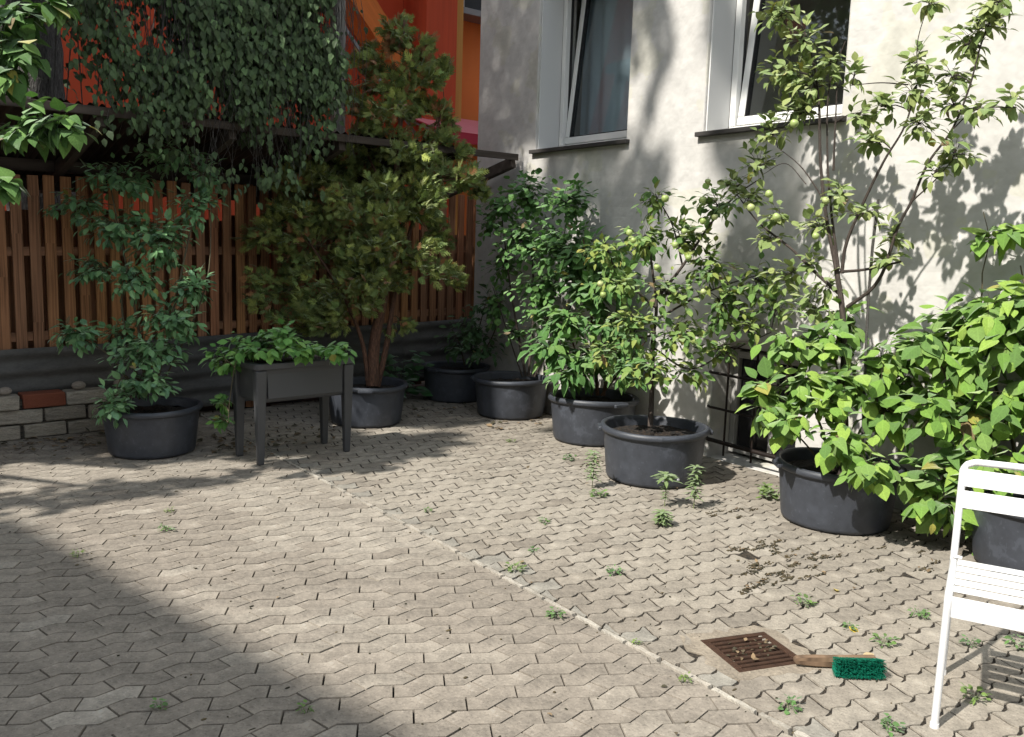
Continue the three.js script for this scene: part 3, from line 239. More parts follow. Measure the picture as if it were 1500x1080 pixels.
{ // the pale mortar edging along the seam
  const root = thing('paving_edging', 'narrow chipped pale edging strip between the two pavings', null, [0, 0, 0], 0, null, 'structure'), R = rng(51);
  const mats = [[0.44, 0.42, 0.38], [0.4, 0.375, 0.335], [0.35, 0.33, 0.295]].map(c => std({ color: C(...c), map: concreteTex, bumpMap: concreteBump, bumpScale: 0.003 }));
  for (let z = -0.3; z > -7.4;) {
    const l = 0.1 + R() * 0.16, pts = [], n = 6, x0 = zz => 2.38 - 0.0655 * zz + 0.003;
    for (let i = 0; i <= n; i++) { const zz = z - l * i / n; pts.push([x0(zz) + R() * 0.004, zz]); }
    for (let i = n; i >= 0; i--) { const zz = z - l * i / n; pts.push([x0(zz) + 0.02 + R() * 0.01, zz]); }
    let mz = z - l / 2, mx = x0(mz); part('edging_piece', prism(pts.map(q => [q[0] - mx, q[1] - mz]), 0.028, 0.003, 0.4, mx, mz), mats[Math.floor(R() * 3)], root, [mx, 0.002 + R() * 0.003, mz], [(R() - 0.5) * 0.01, 0, (R() - 0.5) * 0.04]);
    z -= l + 0.006 + R() * 0.01;
  }
}
// ---------------------------------------------------------------- the plastered house on the right
const plaster = std({ color: C(0.57, 0.568, 0.56), map: scaled(plasterTex, 1 / 2.6, 1 / 2.6), bumpMap: scaled(plasterBump, 1 / 2.1, 1 / 2.1), bumpScale: 0.008, roughness: 0.95 });
const revealMat = std({ color: C(0.58, 0.58, 0.57), roughness: 0.9 });
const pvc = std({ color: C(0.7, 0.7, 0.68), roughness: 0.35 });
const rubber = std({ color: C(0.012, 0.012, 0.013), roughness: 0.7 });
const slate = std({ color: C(0.05, 0.045, 0.042), map: dustTex, roughness: 0.75 });
const roomPaint = std({ color: C(0.5, 0.48, 0.44), roughness: 1 });
const paneMat = new THREE.MeshPhysicalMaterial({ color: C(0.92, 0.95, 0.95), transmission: 1, thickness: 0, roughness: 0.02, ior: 1.5 });
const iron = std({ color: C(0.035, 0.03, 0.028), map: rustTex, roughness: 0.7, metalness: 0.3 });
const house = thing('plastered_house', 'off-white plastered house with tilted windows and barred cellar window', 'house', [5.47, 0, -3.9], -0.0798);
{
  const Z0 = -3.35, Z1 = 8, TOP = 8.5, TH = 0.42, W1 = [-2.36, -1.13, 2.47, 4.15], W2 = [-0.29, 0.875, 2.46, 4.15], CB = [-0.05, 0.72, 0.0];
  const sh = new THREE.Shape(); sh.moveTo(-Z1, -0.3); sh.lineTo(-Z0, -0.3); sh.lineTo(-Z0, TOP); sh.lineTo(-Z1, TOP); sh.closePath();
  for (const w of [W1, W2]) { const h = new THREE.Path(); h.moveTo(-w[0], w[2]); h.lineTo(-w[1], w[2]); h.lineTo(-w[1], w[3]); h.lineTo(-w[0], w[3]); h.closePath(); sh.holes.push(h); }
  { const h = new THREE.Path(), a = -CB[1], b = -CB[0]; h.moveTo(a, CB[2]); h.lineTo(b, CB[2]); h.lineTo(b, 0.845); h.quadraticCurveTo((a + b) / 2, 1.03, a, 0.82); h.closePath(); sh.holes.push(h); }
  const g = new THREE.ExtrudeGeometry(sh, { depth: TH, bevelEnabled: true, bevelThickness: 0.012, bevelSize: 0.012, bevelOffset: -0.012, bevelSegments: 2, curveSegments: 10 }); g.rotateY(Math.PI / 2);
  part('wall', g, plaster, house);
  { // stained lower render, with shade painted into its darker tone; ragged upper edge
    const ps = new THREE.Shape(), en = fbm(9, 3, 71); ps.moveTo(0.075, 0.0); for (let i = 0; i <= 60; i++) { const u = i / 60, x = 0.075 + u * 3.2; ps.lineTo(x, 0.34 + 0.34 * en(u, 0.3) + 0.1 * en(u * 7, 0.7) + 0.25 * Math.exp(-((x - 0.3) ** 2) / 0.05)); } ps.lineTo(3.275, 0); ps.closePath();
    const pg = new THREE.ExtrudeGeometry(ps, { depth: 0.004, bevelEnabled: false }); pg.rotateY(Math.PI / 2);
    part('stain_and_shade', pg, std({ color: C(0.4, 0.385, 0.325), map: scaled(plasterTex, 0.9, 0.35), bumpMap: plaster.bumpMap, bumpScale: 0.011, roughness: 0.95 }), house, [-0.0045, 0, 0]);
  }
  part('end_wall', box(7, TOP, 0.4), plaster, house, [3.93, TOP / 2 - 0.002, Z0 + 0.203]);
  part('rear_wall', box(0.4, TOP, Z1 - Z0), plaster, house, [7.6, TOP / 2, (Z0 + Z1) / 2]);
  part('side_wall', box(7, TOP, 0.4), plaster, house, [3.93, TOP / 2 - 0.002, Z1 - 0.203]);
  part('roof', box(8.8, 0.25, Z1 - Z0 + 0.8), slate, house, [3.8, TOP + 0.128, (Z0 + Z1) / 2]);
  part('ceiling', box(6.9, 0.12, Z1 - Z0 - 0.9), roomPaint, house, [3.9, 4.5, (Z0 + Z1) / 2]);
  part('floor_slab', box(6.9, 0.2, Z1 - Z0 - 0.9), roomPaint, house, [3.9, 1.5, (Z0 + Z1) / 2]);
  part('partition', box(0.1, 2.7, Z1 - Z0 - 0.9), roomPaint, house, [2.4, 3.0, (Z0 + Z1) / 2]);
  part('partition', box(1.8, 2.7, 0.1), roomPaint, house, [1.4, 3.0, -0.72]);
  part('cellar_partition', box(0.1, 1.3, 2.4), roomPaint, house, [1.6, 0.7, 0.3]);
  function casement(w, curtain, tilt, label) {
    const [z0, z1, y0, y1] = w, D = 0.255, zc = (z0 + z1) / 2, wd = z1 - z0, hh = y1 - y0, fw = 0.055;
    // reveal lining, a little proud of the masonry
    for (const s of [-1, 1]) part('window_reveal', box(D - 0.01, hh - 0.004, 0.012, 0.003), revealMat, house, [D / 2 + 0.006, y0 + hh / 2, s < 0 ? z0 + 0.006 : z1 - 0.006]);
    const win = part('window', box(0.07, fw, wd - 0.026, 0.006), pvc, house, [D + 0.035, y0 + fw / 2 + 0.003, zc]); win.userData.label = label; // bottom rail of the outer frame; the rest hangs under it
    const py = -(fw / 2 + 0.003), P = (n, gg, m, p, r) => part(n, gg, m, win, p, r);
    for (const s of [-1, 1]) P('frame_jamb', box(0.07, hh - fw * 2 - 0.008, fw, 0.006), pvc, [0, py + hh / 2, s * (wd / 2 - 0.013 - fw / 2)]);
    P('frame_head', box(0.07, fw, wd - 0.026, 0.006), pvc, [0, py + hh - fw / 2 - 0.002, 0]);
    // tilted sash: hinged at the bottom, leaning into the room
    const sw = wd - 0.026 - fw * 2 - 0.01, shh = hh - fw * 2 - 0.02, sf = 0.062, ty = y => y * Math.cos(tilt), tx = y => y * Math.sin(tilt), by = fw / 2 + 0.008;
    const S = (n, gg, m, y, z, dx = 0) => P(n, gg, m, [0.012 + tx(y) + dx * Math.cos(tilt), by + ty(y) - dx * Math.sin(tilt), z], [0, 0, -tilt]);
    S('sash_rail', box(0.06, sf, sw, 0.008), pvc, sf / 2, 0); S('sash_rail', box(0.06, sf, sw, 0.008), pvc, shh - sf / 2, 0);
    for (const s of [-1, 1]) { S('sash_stile', box(0.058, shh - sf * 2 - 0.002, sf, 0.008), pvc, shh / 2, s * (sw / 2 - sf / 2)); S('gasket', box(0.05, shh - sf * 2, 0.008), rubber, shh / 2, s * (sw / 2 - sf - 0.004)); }
    S('gasket', box(0.05, 0.008, sw - sf * 2 - 0.018), rubber, sf + 0.004, 0);
    for (const s of [-1, 1]) P('gasket', box(0.03, hh - fw * 2 - 0.02, 0.007), rubber, [0.03, py + hh / 2, s * (sw / 2 + 0.006)]);
    S('pane', box(0.004, shh - sf * 2 - 0.018, sw - sf * 2 - 0.018), paneMat, shh / 2 + 0.004, 0);
    S('handle', box(0.02, 0.03, 0.05, 0.006), pvc, shh * 0.47, sw / 2 - sf / 2, 0.045);
    if (curtain) { // pale blue curtain hanging in folds
      const n = 90, m2 = 10, pos = [], ix = [], uv = []; for (let j = 0; j <= m2; j++) for (let i = 0; i <= n; i++) { const u = i / n, v = j / m2; pos.push(0.022 * Math.sin(u * 44 + 0.8 * Math.sin(u * 9)) * (0.6 + 0.4 * v) + 0.012 * Math.sin(u * 13 + v * 2), v * (hh - 0.1), (u - 0.5) * (wd + 0.3)); uv.push(u, v); }
      for (let j = 0; j < m2; j++) for (let i = 0; i < n; i++) { const a = j * (n + 1) + i, b = a + n + 1; ix.push(a, b, a + 1, b, b + 1, a + 1); }
      const cg = new THREE.BufferGeometry(); cg.setAttribute('position', new THREE.Float32BufferAttribute(pos, 3)); cg.setAttribute('uv', new THREE.Float32BufferAttribute(uv, 2)); cg.setIndex(ix); cg.computeVertexNormals();
      P('curtain', cg, new THREE.MeshPhysicalMaterial({ color: C(0.52, 0.62, 0.7), roughness: 0.95, transmission: 0.25, thickness: 0, side: THREE.DoubleSide }), [0.36, py + 0.03, 0]);
      P('curtain_rail', box(0.02, 0.02, wd + 0.36), pvc, [0.36, py + hh - 0.05, 0]);
    } else P('inner_board', box(0.22, 0.025, wd - 0.02, 0.005), std({ color: C(0.5, 0.42, 0.33), roughness: 0.6 }), [0.15, py + 0.02, 0]);
    const sill = part('window_sill', box(0.33, 0.035, wd + 0.09, 0.006), slate, house, [0.105, y0 - 0.017, zc]); sill.rotation.z = 0.03;
  }
  casement(W1, true, 0.11, 'tilted white window with a pale blue curtain');
  casement(W2, false, 0.11, 'tilted white window before a dark room');
  // cellar window: pale frame, dark panes, iron bars before it
  const cw = part('cellar_window', box(0.05, 0.82, 0.05, 0.004), pvc, house, [0.24, 0.43, -0.02]); cw.material = std({ color: C(0.42, 0.41, 0.39), map: dustTex, roughness: 0.7 });
  part('frame_jamb', box(0.05, 0.82, 0.05, 0.004), cw.material, cw, [0, 0, 0.71]); part('frame_rail', box(0.048, 0.05, 0.66, 0.004), cw.material, cw, [0, 0.36, 0.355]); part('frame_rail', box(0.048, 0.05, 0.66, 0.004), cw.material, cw, [0, -0.38, 0.355]); part('mullion', box(0.045, 0.68, 0.04, 0.004), cw.material, cw, [0, -0.01, 0.36]);
  for (const z of [0.185, 0.535]) part('pane', box(0.004, 0.68, 0.29), std({ color: C(0.012, 0.012, 0.014), roughness: 0.12 }), cw, [0.005, -0.01, z]);
  part('lintel', box(0.05, 0.2, 0.79), revealMat, cw, [0.02, 0.5, 0.355]);
  const gr = new THREE.Group(); gr.name = 'iron_grille'; house.add(gr);
  for (const [y, r] of [[0.145, 0.017], [0.395, 0.01], [0.66, 0.011]]) part('bar', tube([V(0.06, y + 0.005, -0.075), V(-0.03, y, -0.06), V(-0.04, y, 0.03), V(-0.04, y - 0.01, 0.6), V(-0.03, y - 0.01, 0.755), V(0.06, y, 0.77)], r, r, 6, 24), iron, gr);
  for (let i = 0; i < 3; i++) part('bar', tube([V(0.05, 0.02, 0.05 + i * 0.26), V(0.05, 0.86, 0.05 + i * 0.26)], 0.009, 0.009, 6, 2), iron, gr);
  part('bar', tube([V(0.05, 0.855, 0.0), V(0.05, 0.86, 0.66)], 0.006, 0.006, 6, 2), iron, gr);
}
// ---------------------------------------------------------------- slatted fence, corrugated skirt, block wall, lean-to roof
const FZ = -7.55, fenceBase = x => 0.62 + (x - 1.5) * 0.024;
{
  const f = thing('slatted_fence', 'tall brown vertical slat fence under the lean-to roof', 'fence', [0, 0, FZ]), R = rng(8);
  const cols = [[0.47, 0.225, 0.1], [0.4, 0.19, 0.09], [0.53, 0.26, 0.105], [0.36, 0.18, 0.095], [0.45, 0.195, 0.095]].map(c => std({ color: C(...c), map: woodTex, bumpMap: woodTex, bumpScale: 0.002, roughness: 0.8 }));
  for (let x = -0.6; x < 7.4; x += 0.118) {
    const b = fenceBase(x), g = box(0.078, 1.56, 0.022, 0.004), u = g.attributes.uv, o = R(); for (let i = 0; i < u.count; i++) u.setXY(i, u.getX(i) * 0.4 + o, u.getY(i) * 1.6 + o * 3);
    part('slat', g, cols[Math.floor(R() * 5)], f, [x + (R() - 0.5) * 0.012, b - 0.2 + 0.78 + (R() - 0.5) * 0.015, 0], [0, 0, (R() - 0.5) * 0.008]);
  }
  for (const y of [0.12, 0.78]) { const g = box(8.4, 0.07, 0.045, 0.005); part('rail', g, cols[3], f, [3.3, fenceBase(3.3) + y, -0.035], [0, 0, 0.024]); }
  for (let x = -0.55; x < 7.6; x += 1.32) part('post', box(0.09, 2.0 + (x - 1.5) * 0.02, 0.09, 0.006), cols[1], f, [x, 1.0 + (x - 1.5) * 0.01, -0.105]);
}
{ // corrugated fibre-cement sheets along the foot of the fence
  const m = [[0.1, 0.098, 0.094], [0.125, 0.12, 0.112], [0.085, 0.085, 0.084]].map(c => std({ color: C(...c), map: scaled(dustTex, 1.5, 1.5), roughness: 0.85, side: THREE.DoubleSide }));
  const sh = thing('corrugated_sheeting', 'grey corrugated sheets skirting the foot of the slatted fence', 'sheeting', [0, 0, FZ + 0.07]);
  const g0 = new THREE.PlaneGeometry(1.5, 0.62, 6, 40); { const P = g0.attributes.position; for (let i = 0; i < P.count; i++) P.setZ(i, 0.018 * Math.sin((P.getY(i) + 0.31) / 0.62 * Math.PI * 2 * 4.5) ); g0.computeVertexNormals(); }
  let i = 0; for (let x = 0; x < 7.2; x += 1.42, i++) part('sheet', g0, m[i % 3], sh, [x, fenceBase(x) - 0.27, (i % 2) * 0.012], [-0.06, 0, 0.03 + (i === 0 ? 0.02 : 0) - (i === 1 ? 0.01 : 0)]);
}
{
  const w = thing('low_block_wall', 'low wall of whitish blocks with one red brick on top', 'wall', [0, 0, -7.32]), R = rng(31);
  const ms = [[0.4, 0.37, 0.32], [0.3, 0.275, 0.235], [0.47, 0.44, 0.39], [0.35, 0.32, 0.27]].map(c => std({ color: C(...c), map: scaled(concreteTex, 0.7, 0.7), bumpMap: scaled(rustTex, 1, 1), bumpScale: 0.012 })), red = std({ color: C(0.33, 0.1, 0.055), map: scaled(plasterTex, 2, 2), bumpMap: scaled(concreteBump, 2, 2), bumpScale: 0.006 });
  const bl = 0.3, bh = 0.108;
  for (let r = 0; r < 3; r++) for (let x = -0.9 + (r % 2) * 0.15; x < 2.35; x += bl + 0.012) {
    if (r === 2 && x > 2.1) continue; const isRed = r === 2 && Math.abs(x - 1.67) < 0.156;
    const g = new RoundedBoxGeometry(bl - R() * 0.012, bh - R() * 0.006, 0.16, 2, 0.012); { const P = g.attributes.position; for (let i = 0; i < P.count; i++) P.setXYZ(i, P.getX(i) + 0.004 * Math.sin(P.getY(i) * 90 + x * 7), P.getY(i) + 0.004 * Math.sin(P.getX(i) * 40 + x * 5), P.getZ(i) + 0.005 * Math.sin(P.getX(i) * 30 + P.getY(i) * 50)); }
    const b = part('block', g, isRed ? red : ms[Math.floor(R() * 4)], w, [x, bh / 2 + r * (bh + 0.006), (R() - 0.5) * 0.03], [(R() - 0.5) * 0.04, (R() - 0.5) * 0.1, (R() - 0.5) * 0.035]); if (isRed) { b.name = 'brick'; b.userData.label = 'red brick'; }
  }
  part('mortar', box(3.1, 0.3, 0.1), std({ color: C(0.2, 0.18, 0.15), map: soilTex }), w, [0.7, 0.15, 0]);
  for (const [x, s] of [[1.86, 0.045], [2.16, 0.035], [1.35, 0.04]]) { const g = new THREE.IcosahedronGeometry(s, 1); g.scale(1.2, 0.8, 1); part('stone', g, std({ color: C(0.3, 0.26, 0.22), bumpMap: concreteBump, bumpScale: 0.004, flatShading: true }), w, [x, 0.35 + s * 0.4, 0.0]); }
}
{ // lean-to roof: high edge towards the yard, low edge on the fence
  const roof = thing('lean_to_roof', 'dark weathered corrugated lean-to roof over the fence', 'roof', [0, 0, 0]);
  const m = [[0.06, 0.048, 0.04], [0.075, 0.06, 0.05], [0.05, 0.043, 0.037]].map(c => std({ color: C(...c), map: scaled(rustTex, 1.2, 1.2), roughness: 0.85, side: THREE.DoubleSide })), timber = std({ color: C(0.07, 0.055, 0.045), map: woodTex, roughness: 0.9 });
  const z0 = -6.45, y0 = 2.39, z1 = -8.15, y1 = 1.97, len = Math.hypot(z0 - z1, y0 - y1), pit = Math.atan2(y0 - y1, z0 - z1);
  const g = new THREE.PlaneGeometry(0.9, len, 72, 1); { const P = g.attributes.position; for (let i = 0; i < P.count; i++) P.setZ(i, 0.016 * Math.sin(P.getX(i) / 0.075 * Math.PI * 2 * 1)); g.computeVertexNormals(); g.rotateX(-Math.PI / 2); }
  let i = 0; for (let x = -3.1; x < 5.4; x += 0.86, i++) part('sheet', g, m[i % 3], roof, [x, (y0 + y1) / 2 + 0.008 * (x - 1.5) + (i % 2) * 0.006 + 0.02, (z0 + z1) / 2], [-pit, 0, 0.008]);
  part('fascia', box(8.9, 0.06, 0.025, 0.004), timber, roof, [1.15, y0 - 0.02, z0 + 0.0], [0, 0, 0.008]);
  for (let x = -2.8; x < 5.6; x += 0.93) part('rafter', box(0.06, 0.1, len - 0.04, 0.004), timber, roof, [x, (y0 + y1) / 2 - 0.06 + 0.008 * (x - 1.5), (z0 + z1) / 2 - 0.01], [-pit, 0, 0]);
  part('back_board', box(8.9, 0.12, 0.02, 0.003), timber, roof, [1.15, y1 - 0.02, z1 + 0.03], [0, 0, 0.008]);
  part('wall_plate', box(8.9, 0.09, 0.07, 0.004), timber, roof, [1.15, 2.06, -7.66], [0, 0, 0.008]);
}
{ // boarding added behind the fence so the gaps between slats stay dark
  const s = thing('added_board_screen', 'brown boards added behind the slatted fence to darken its gaps', 'screen', [0, 0, -8.0]), R = rng(3), ms = [0.26, 0.31, 0.36].map(c => std({ color: C(c, c * 0.48, c * 0.24), map: woodTex, roughness: 0.9 }));
  for (let x = -1.5; x < 8; x += 0.2) part('board', box(0.195, 1.72, 0.025, 0.003), ms[Math.floor(R() * 3)], s, [x, 0.86 + (R() - 0.5) * 0.1, (R() - 0.5) * 0.02]);
}
// ---------------------------------------------------------------- the red house behind
{
  const b = thing('orange_house', 'red and orange rendered house behind the fence', 'house', [0.05, 0, -12.5], -0.065);
  const red = std({ color: C(0.6, 0.08, 0.026), map: scaled(plasterTex, 0.3, 0.3), roughness: 0.9 }), org = std({ color: C(0.75, 0.2, 0.04), map: scaled(plasterTex, 0.3, 0.3), roughness: 0.9 }), yel = std({ color: C(0.62, 0.33, 0.08), map: scaled(plasterTex, 0.3, 0.3), roughness: 0.9 }), gm = std({ color: C(0.22, 0.22, 0.22), roughness: 0.6 });
  part('wall', box(11.8, 9, 0.4), red, b, [2.0, 4.5, -0.2]);
  part('bay_wall', box(0.55, 9, 1.2), red, b, [8.18, 4.5, 0.1]);
  part('pilaster', box(0.34, 9, 0.9), yel, b, [8.63, 4.5, -0.1]);
  part('bay_wall', box(4, 9, 0.6), org, b, [10.81, 4.5, -0.45]);
  const win = part('window', box(0.9, 1.3, 0.06), pvc, b, [9.5, 6.0, -0.12]); part('pane', box(0.36, 1.15, 0.02), rubber, win, [-0.21, 0, 0.035]); part('pane', box(0.36, 1.15, 0.02), rubber, win, [0.21, 0, 0.035]);
  part('window_sill', box(1.5, 0.1, 0.4, 0.01), gm, b, [9.45, 5.3, 0.06]);
  const st = part('stair_string', box(3.2, 0.35, 0.5), org, b, [7.2, 4.75, 0.28], [0, 0, -0.85]); part('handrail', box(3.2, 0.04, 0.04), gm, st, [0, -0.5, 0.22]);
  part('roof', box(17, 0.3, 4), slate, b, [5, 9.16, 0.2]);
  const aw = thing('awning', 'pinkish red awning on the orange house behind the fence', 'awning', [9.1, 3.42, -11.2]); const pink = new THREE.MeshPhysicalMaterial({ color: C(0.6, 0.03, 0.07), roughness: 0.9, transmission: 0.3, thickness: 0, side: THREE.DoubleSide });
  part('canvas', box(3, 0.015, 1.5), pink, aw, [0, 0, 0], [0.3, 0, 0]); part('valance', box(3, 0.14, 0.012), pink, aw, [0, -0.3, 0.72]);
  part('bracket', box(0.03, 0.03, 1.0), gm, aw, [-1.3, -0.06, -0.1], [0.3, 0, 0]);
}
// ---------------------------------------------------------------- pergola post with a beam that carries the ivy
const greyMetal = std({ color: C(0.27, 0.265, 0.25), map: scaled(dustTex, 1, 3), roughness: 0.6, metalness: 0.2 });
{
  const p = thing('pergola', 'grey pergola post and beam overgrown with ivy behind the fence', 'pergola', [4.37, 0, -7.72]);
  part('post', box(0.11, 4.05, 0.11, 0.008), greyMetal, p, [0, 2.025, 0]);
  part('beam', box(4.6, 0.14, 0.12, 0.008), greyMetal, p, [-2.2, 3.84 + 0.0, 0.0]).position.y = 4.12;
  part('post', box(0.11, 4.05, 0.11, 0.008), greyMetal, p, [-4.4, 2.025, 0]);
  for (let i = 0; i < 5; i++) part('cross_beam', box(0.08, 0.1, 1.9, 0.006), greyMetal, p, [-0.1 - i * 1.05, 4.24, 0.5]);
}
// ---------------------------------------------------------------- neighbouring block beyond the left of the yard: its roof edge throws the shadow in the foreground
{
  const b = thing('neighbour_block', 'plain rendered apartment block along the other side of the yard', 'building', [-5.53, 0, -5.05], 0.16);
  const w = std({ color: C(0.45, 0.42, 0.37), map: scaled(plasterTex, 0.4, 0.4), roughness: 0.95 });
  part('wall', box(8, 6.8, 19), w, b, [-4.1, 3.4, 9.5]); part('roof', box(8.2, 0.2, 19.0), slate, b, [-4.1, 6.9, 9.5]);
  for (let i = 0; i < 5; i++) for (const y of [1.6, 4.5]) { const v = part('window', box(0.08, 1.4, 1.1), pvc, b, [-0.09, y, 2.2 + i * 3.4]); part('pane', box(0.02, 1.2, 0.9), rubber, v, [0.04, 0, 0]); }
}
// ---------------------------------------------------------------- tubs, planter, chair, drain, brush
const tubMat = std({ color: C(0.056, 0.063, 0.079), map: scaled(tubTex, 2, 1), bumpMap: scaled(dustTex, 3, 2), bumpScale: 0.0012, roughness: 0.5 });
const soilMat = std({ color: C(0.06, 0.042, 0.03), map: soilTex, bumpMap: soilTex, bumpScale: 0.02, roughness: 1 });
const plugMat = std({ color: C(0.3, 0.3, 0.31), roughness: 0.5 });
const RT = 0.36, HT = 0.362;
const bodyGeo = new THREE.LatheGeometry([[0.0, 0.004], [0.285, 0.004], [0.302, 0.012], [0.308, 0.03], [0.318, 0.12], [0.33, 0.24], [0.338, 0.325], [0.337, 0.333], [0.325, 0.333], [0.318, 0.24], [0.31, 0.2], [0.0, 0.2]].map(q => new THREE.Vector2(...q)), 64);
const rimGeo = new THREE.LatheGeometry([[0.326, 0.33], [0.341, 0.318], [0.352, 0.318], [0.36, 0.328], [0.362, 0.342], [0.357, 0.356], [0.345, 0.362], [0.333, 0.358], [0.327, 0.345], [0.326, 0.33]].map(q => new THREE.Vector2(...q)), 64);
const soilGeo = new THREE.CircleGeometry(0.326, 40, 0, Math.PI * 2); { const g2 = new THREE.RingGeometry(0.001, 0.326, 40, 7), P = g2.attributes.position; const r = rng(4); for (let i = 0; i < P.count; i++) P.setZ(i, (Math.hypot(P.getX(i), P.getY(i)) < 0.3 ? (r() - 0.4) * 0.03 : 0)); g2.computeVertexNormals(); g2.rotateX(-Math.PI / 2); soilGeo.copy(g2); }
function tub(x, z, label, { mat = tubMat, turn = 0, plugs = false, s = 1, sag = 0 } = {}) {
  const t = thing('planter_tub', label, 'plant pot', [x, 0, z], turn, 'large dark plastic tubs holding the plants'); t.scale.setScalar(s);
  const warp = g => { const q = g.clone(), P = q.attributes.position; for (let i = 0; i < P.count; i++) { const a = Math.atan2(P.getZ(i), P.getX(i)), k = P.getY(i) / HT; const e = 1 + (0.012 * Math.sin(2 * a + x * 9) + 0.005 * Math.sin(3 * a + z * 5)) * k; P.setXYZ(i, P.getX(i) * e, P.getY(i) + 0.006 * Math.sin(2 * a + sag) * k, P.getZ(i) * e); } q.computeVertexNormals(); return q; };
  part('body', warp(bodyGeo), mat, t); part('rim', warp(rimGeo), mat, t); part('soil', soilGeo, soilMat, t, [0, 0.29, 0]);
  for (const a of [0.0, Math.PI]) part('lug', box(0.03, 0.03, 0.13, 0.01), mat, t, [Math.cos(a) * 0.362, 0.332, Math.sin(a) * 0.362], [0, -a, 0]);
  if (plugs) for (const a of [0.1, 0.42]) { const g = new THREE.SphereGeometry(0.011, 10, 6); g.scale(1, 1, 0.5); part('drain_plug', g, plugMat, t, [Math.sin(a) * 0.3145, 0.065, Math.cos(a) * 0.3145], [0, a, 0]); }
  return t;
}
tub(2.1, -6.37, 'dark tub with an arching rose bush beside the legged planter', { turn: 0.5, s: 0.96 });
tub(3.95, -6.46, 'dark tub holding the conifer with the reddish trunk', { turn: 1.0, s: 0.98 });
tub(5.33, -7.0, 'dark shaded tub with a low shrub at the end of the fence', { turn: 0.2, s: 0.97 });
tub(5.26, -6.05, 'dark shaded tub with the round-leaved currant bush', { turn: 2.2 });
tub(5.14, -4.88, 'grey tub with a peony-like bush on brown stubs', { turn: 1.4, s: 1.03 });
tub(4.61, -3.785, 'grey tub with pale drain plugs under the small apple tree', { turn: -0.75, plugs: true, s: 1.04, sag: 1 });
tub(4.77, -2.515, 'grey tub beneath the tall apple tree by the cellar window', { turn: 2.4 });
tub(4.9, -1.45, 'dark tub of the lime green bush behind the white chair', { turn: 0.6 });

{ // raised planter on four tapered legs
  const mat = std({ color: C(0.05, 0.052, 0.056), roughness: 0.5 });
  const t = thing('raised_planter', 'dark grey plastic planter box raised on four tapered legs', 'planter', [2.9, 0, -5.74], 0.035);
  const W = 0.76, D = 0.38, H = 0.71, hb = 0.25;
  const g = new RoundedBoxGeometry(W - 0.03, hb, D - 0.03, 3, 0.02); { const P = g.attributes.position; for (let i = 0; i < P.count; i++) { const k = 1 - 0.05 * (0.5 - P.getY(i) / hb); P.setX(i, P.getX(i) * k); P.setZ(i, P.getZ(i) * (1 - 0.1 * (0.5 - P.getY(i) / hb))); } g.computeVertexNormals(); }
  part('basin', g, mat, t, [0, H - 0.03 - hb / 2, 0]);
  const rs = new THREE.Shape(), rr = 0.035, hw = W / 2 + 0.01, hd = D / 2 + 0.01; rs.moveTo(-hw + rr, -hd); rs.lineTo(hw - rr, -hd); rs.quadraticCurveTo(hw, -hd, hw, -hd + rr); rs.lineTo(hw, hd - rr); rs.quadraticCurveTo(hw, hd, hw - rr, hd); rs.lineTo(-hw + rr, hd); rs.quadraticCurveTo(-hw, hd, -hw, hd - rr); rs.lineTo(-hw, -hd + rr); rs.quadraticCurveTo(-hw, -hd, -hw + rr, -hd);
  const ho = new THREE.Path(); ho.moveTo(-hw + 0.04, -hd + 0.04); ho.lineTo(-hw + 0.04, hd - 0.04); ho.lineTo(hw - 0.04, hd - 0.04); ho.lineTo(hw - 0.04, -hd + 0.04); ho.closePath(); rs.holes.push(ho);
  const rg = new THREE.ExtrudeGeometry(rs, { depth: 0.03, bevelEnabled: true, bevelSize: 0.006, bevelThickness: 0.006, bevelSegments: 2 }); rg.rotateX(-Math.PI / 2); part('rim', rg, mat, t, [0, H - 0.036, 0]);
  part('panel', box(W - 0.17, hb - 0.07, 0.012, 0.004), mat, t, [0, H - 0.035 - hb / 2, D / 2 - 0.018], [-0.08, 0, 0]);
  part('soil', box(W - 0.07, 0.02, D - 0.07), soilMat, t, [0, H - 0.022, 0]);
  for (const sx of [-1, 1]) for (const sz of [-1, 1]) {
    const lg = new RoundedBoxGeometry(0.085, H - 0.045, 0.07, 3, 0.014), P = lg.attributes.position, hh = H - 0.045; for (let i = 0; i < P.count; i++) { const k = Math.max(0, P.getY(i) / hh + 0.5), e = 0.52 + 0.48 * Math.pow(k, 0.8); P.setX(i, (P.getX(i) + sx * -0.0) * e); P.setZ(i, P.getZ(i) * e); } lg.computeVertexNormals();
    part('leg', lg, mat, t, [sx * (W / 2 - 0.034), hh / 2, sz * (D / 2 - 0.03)]);
  }
}
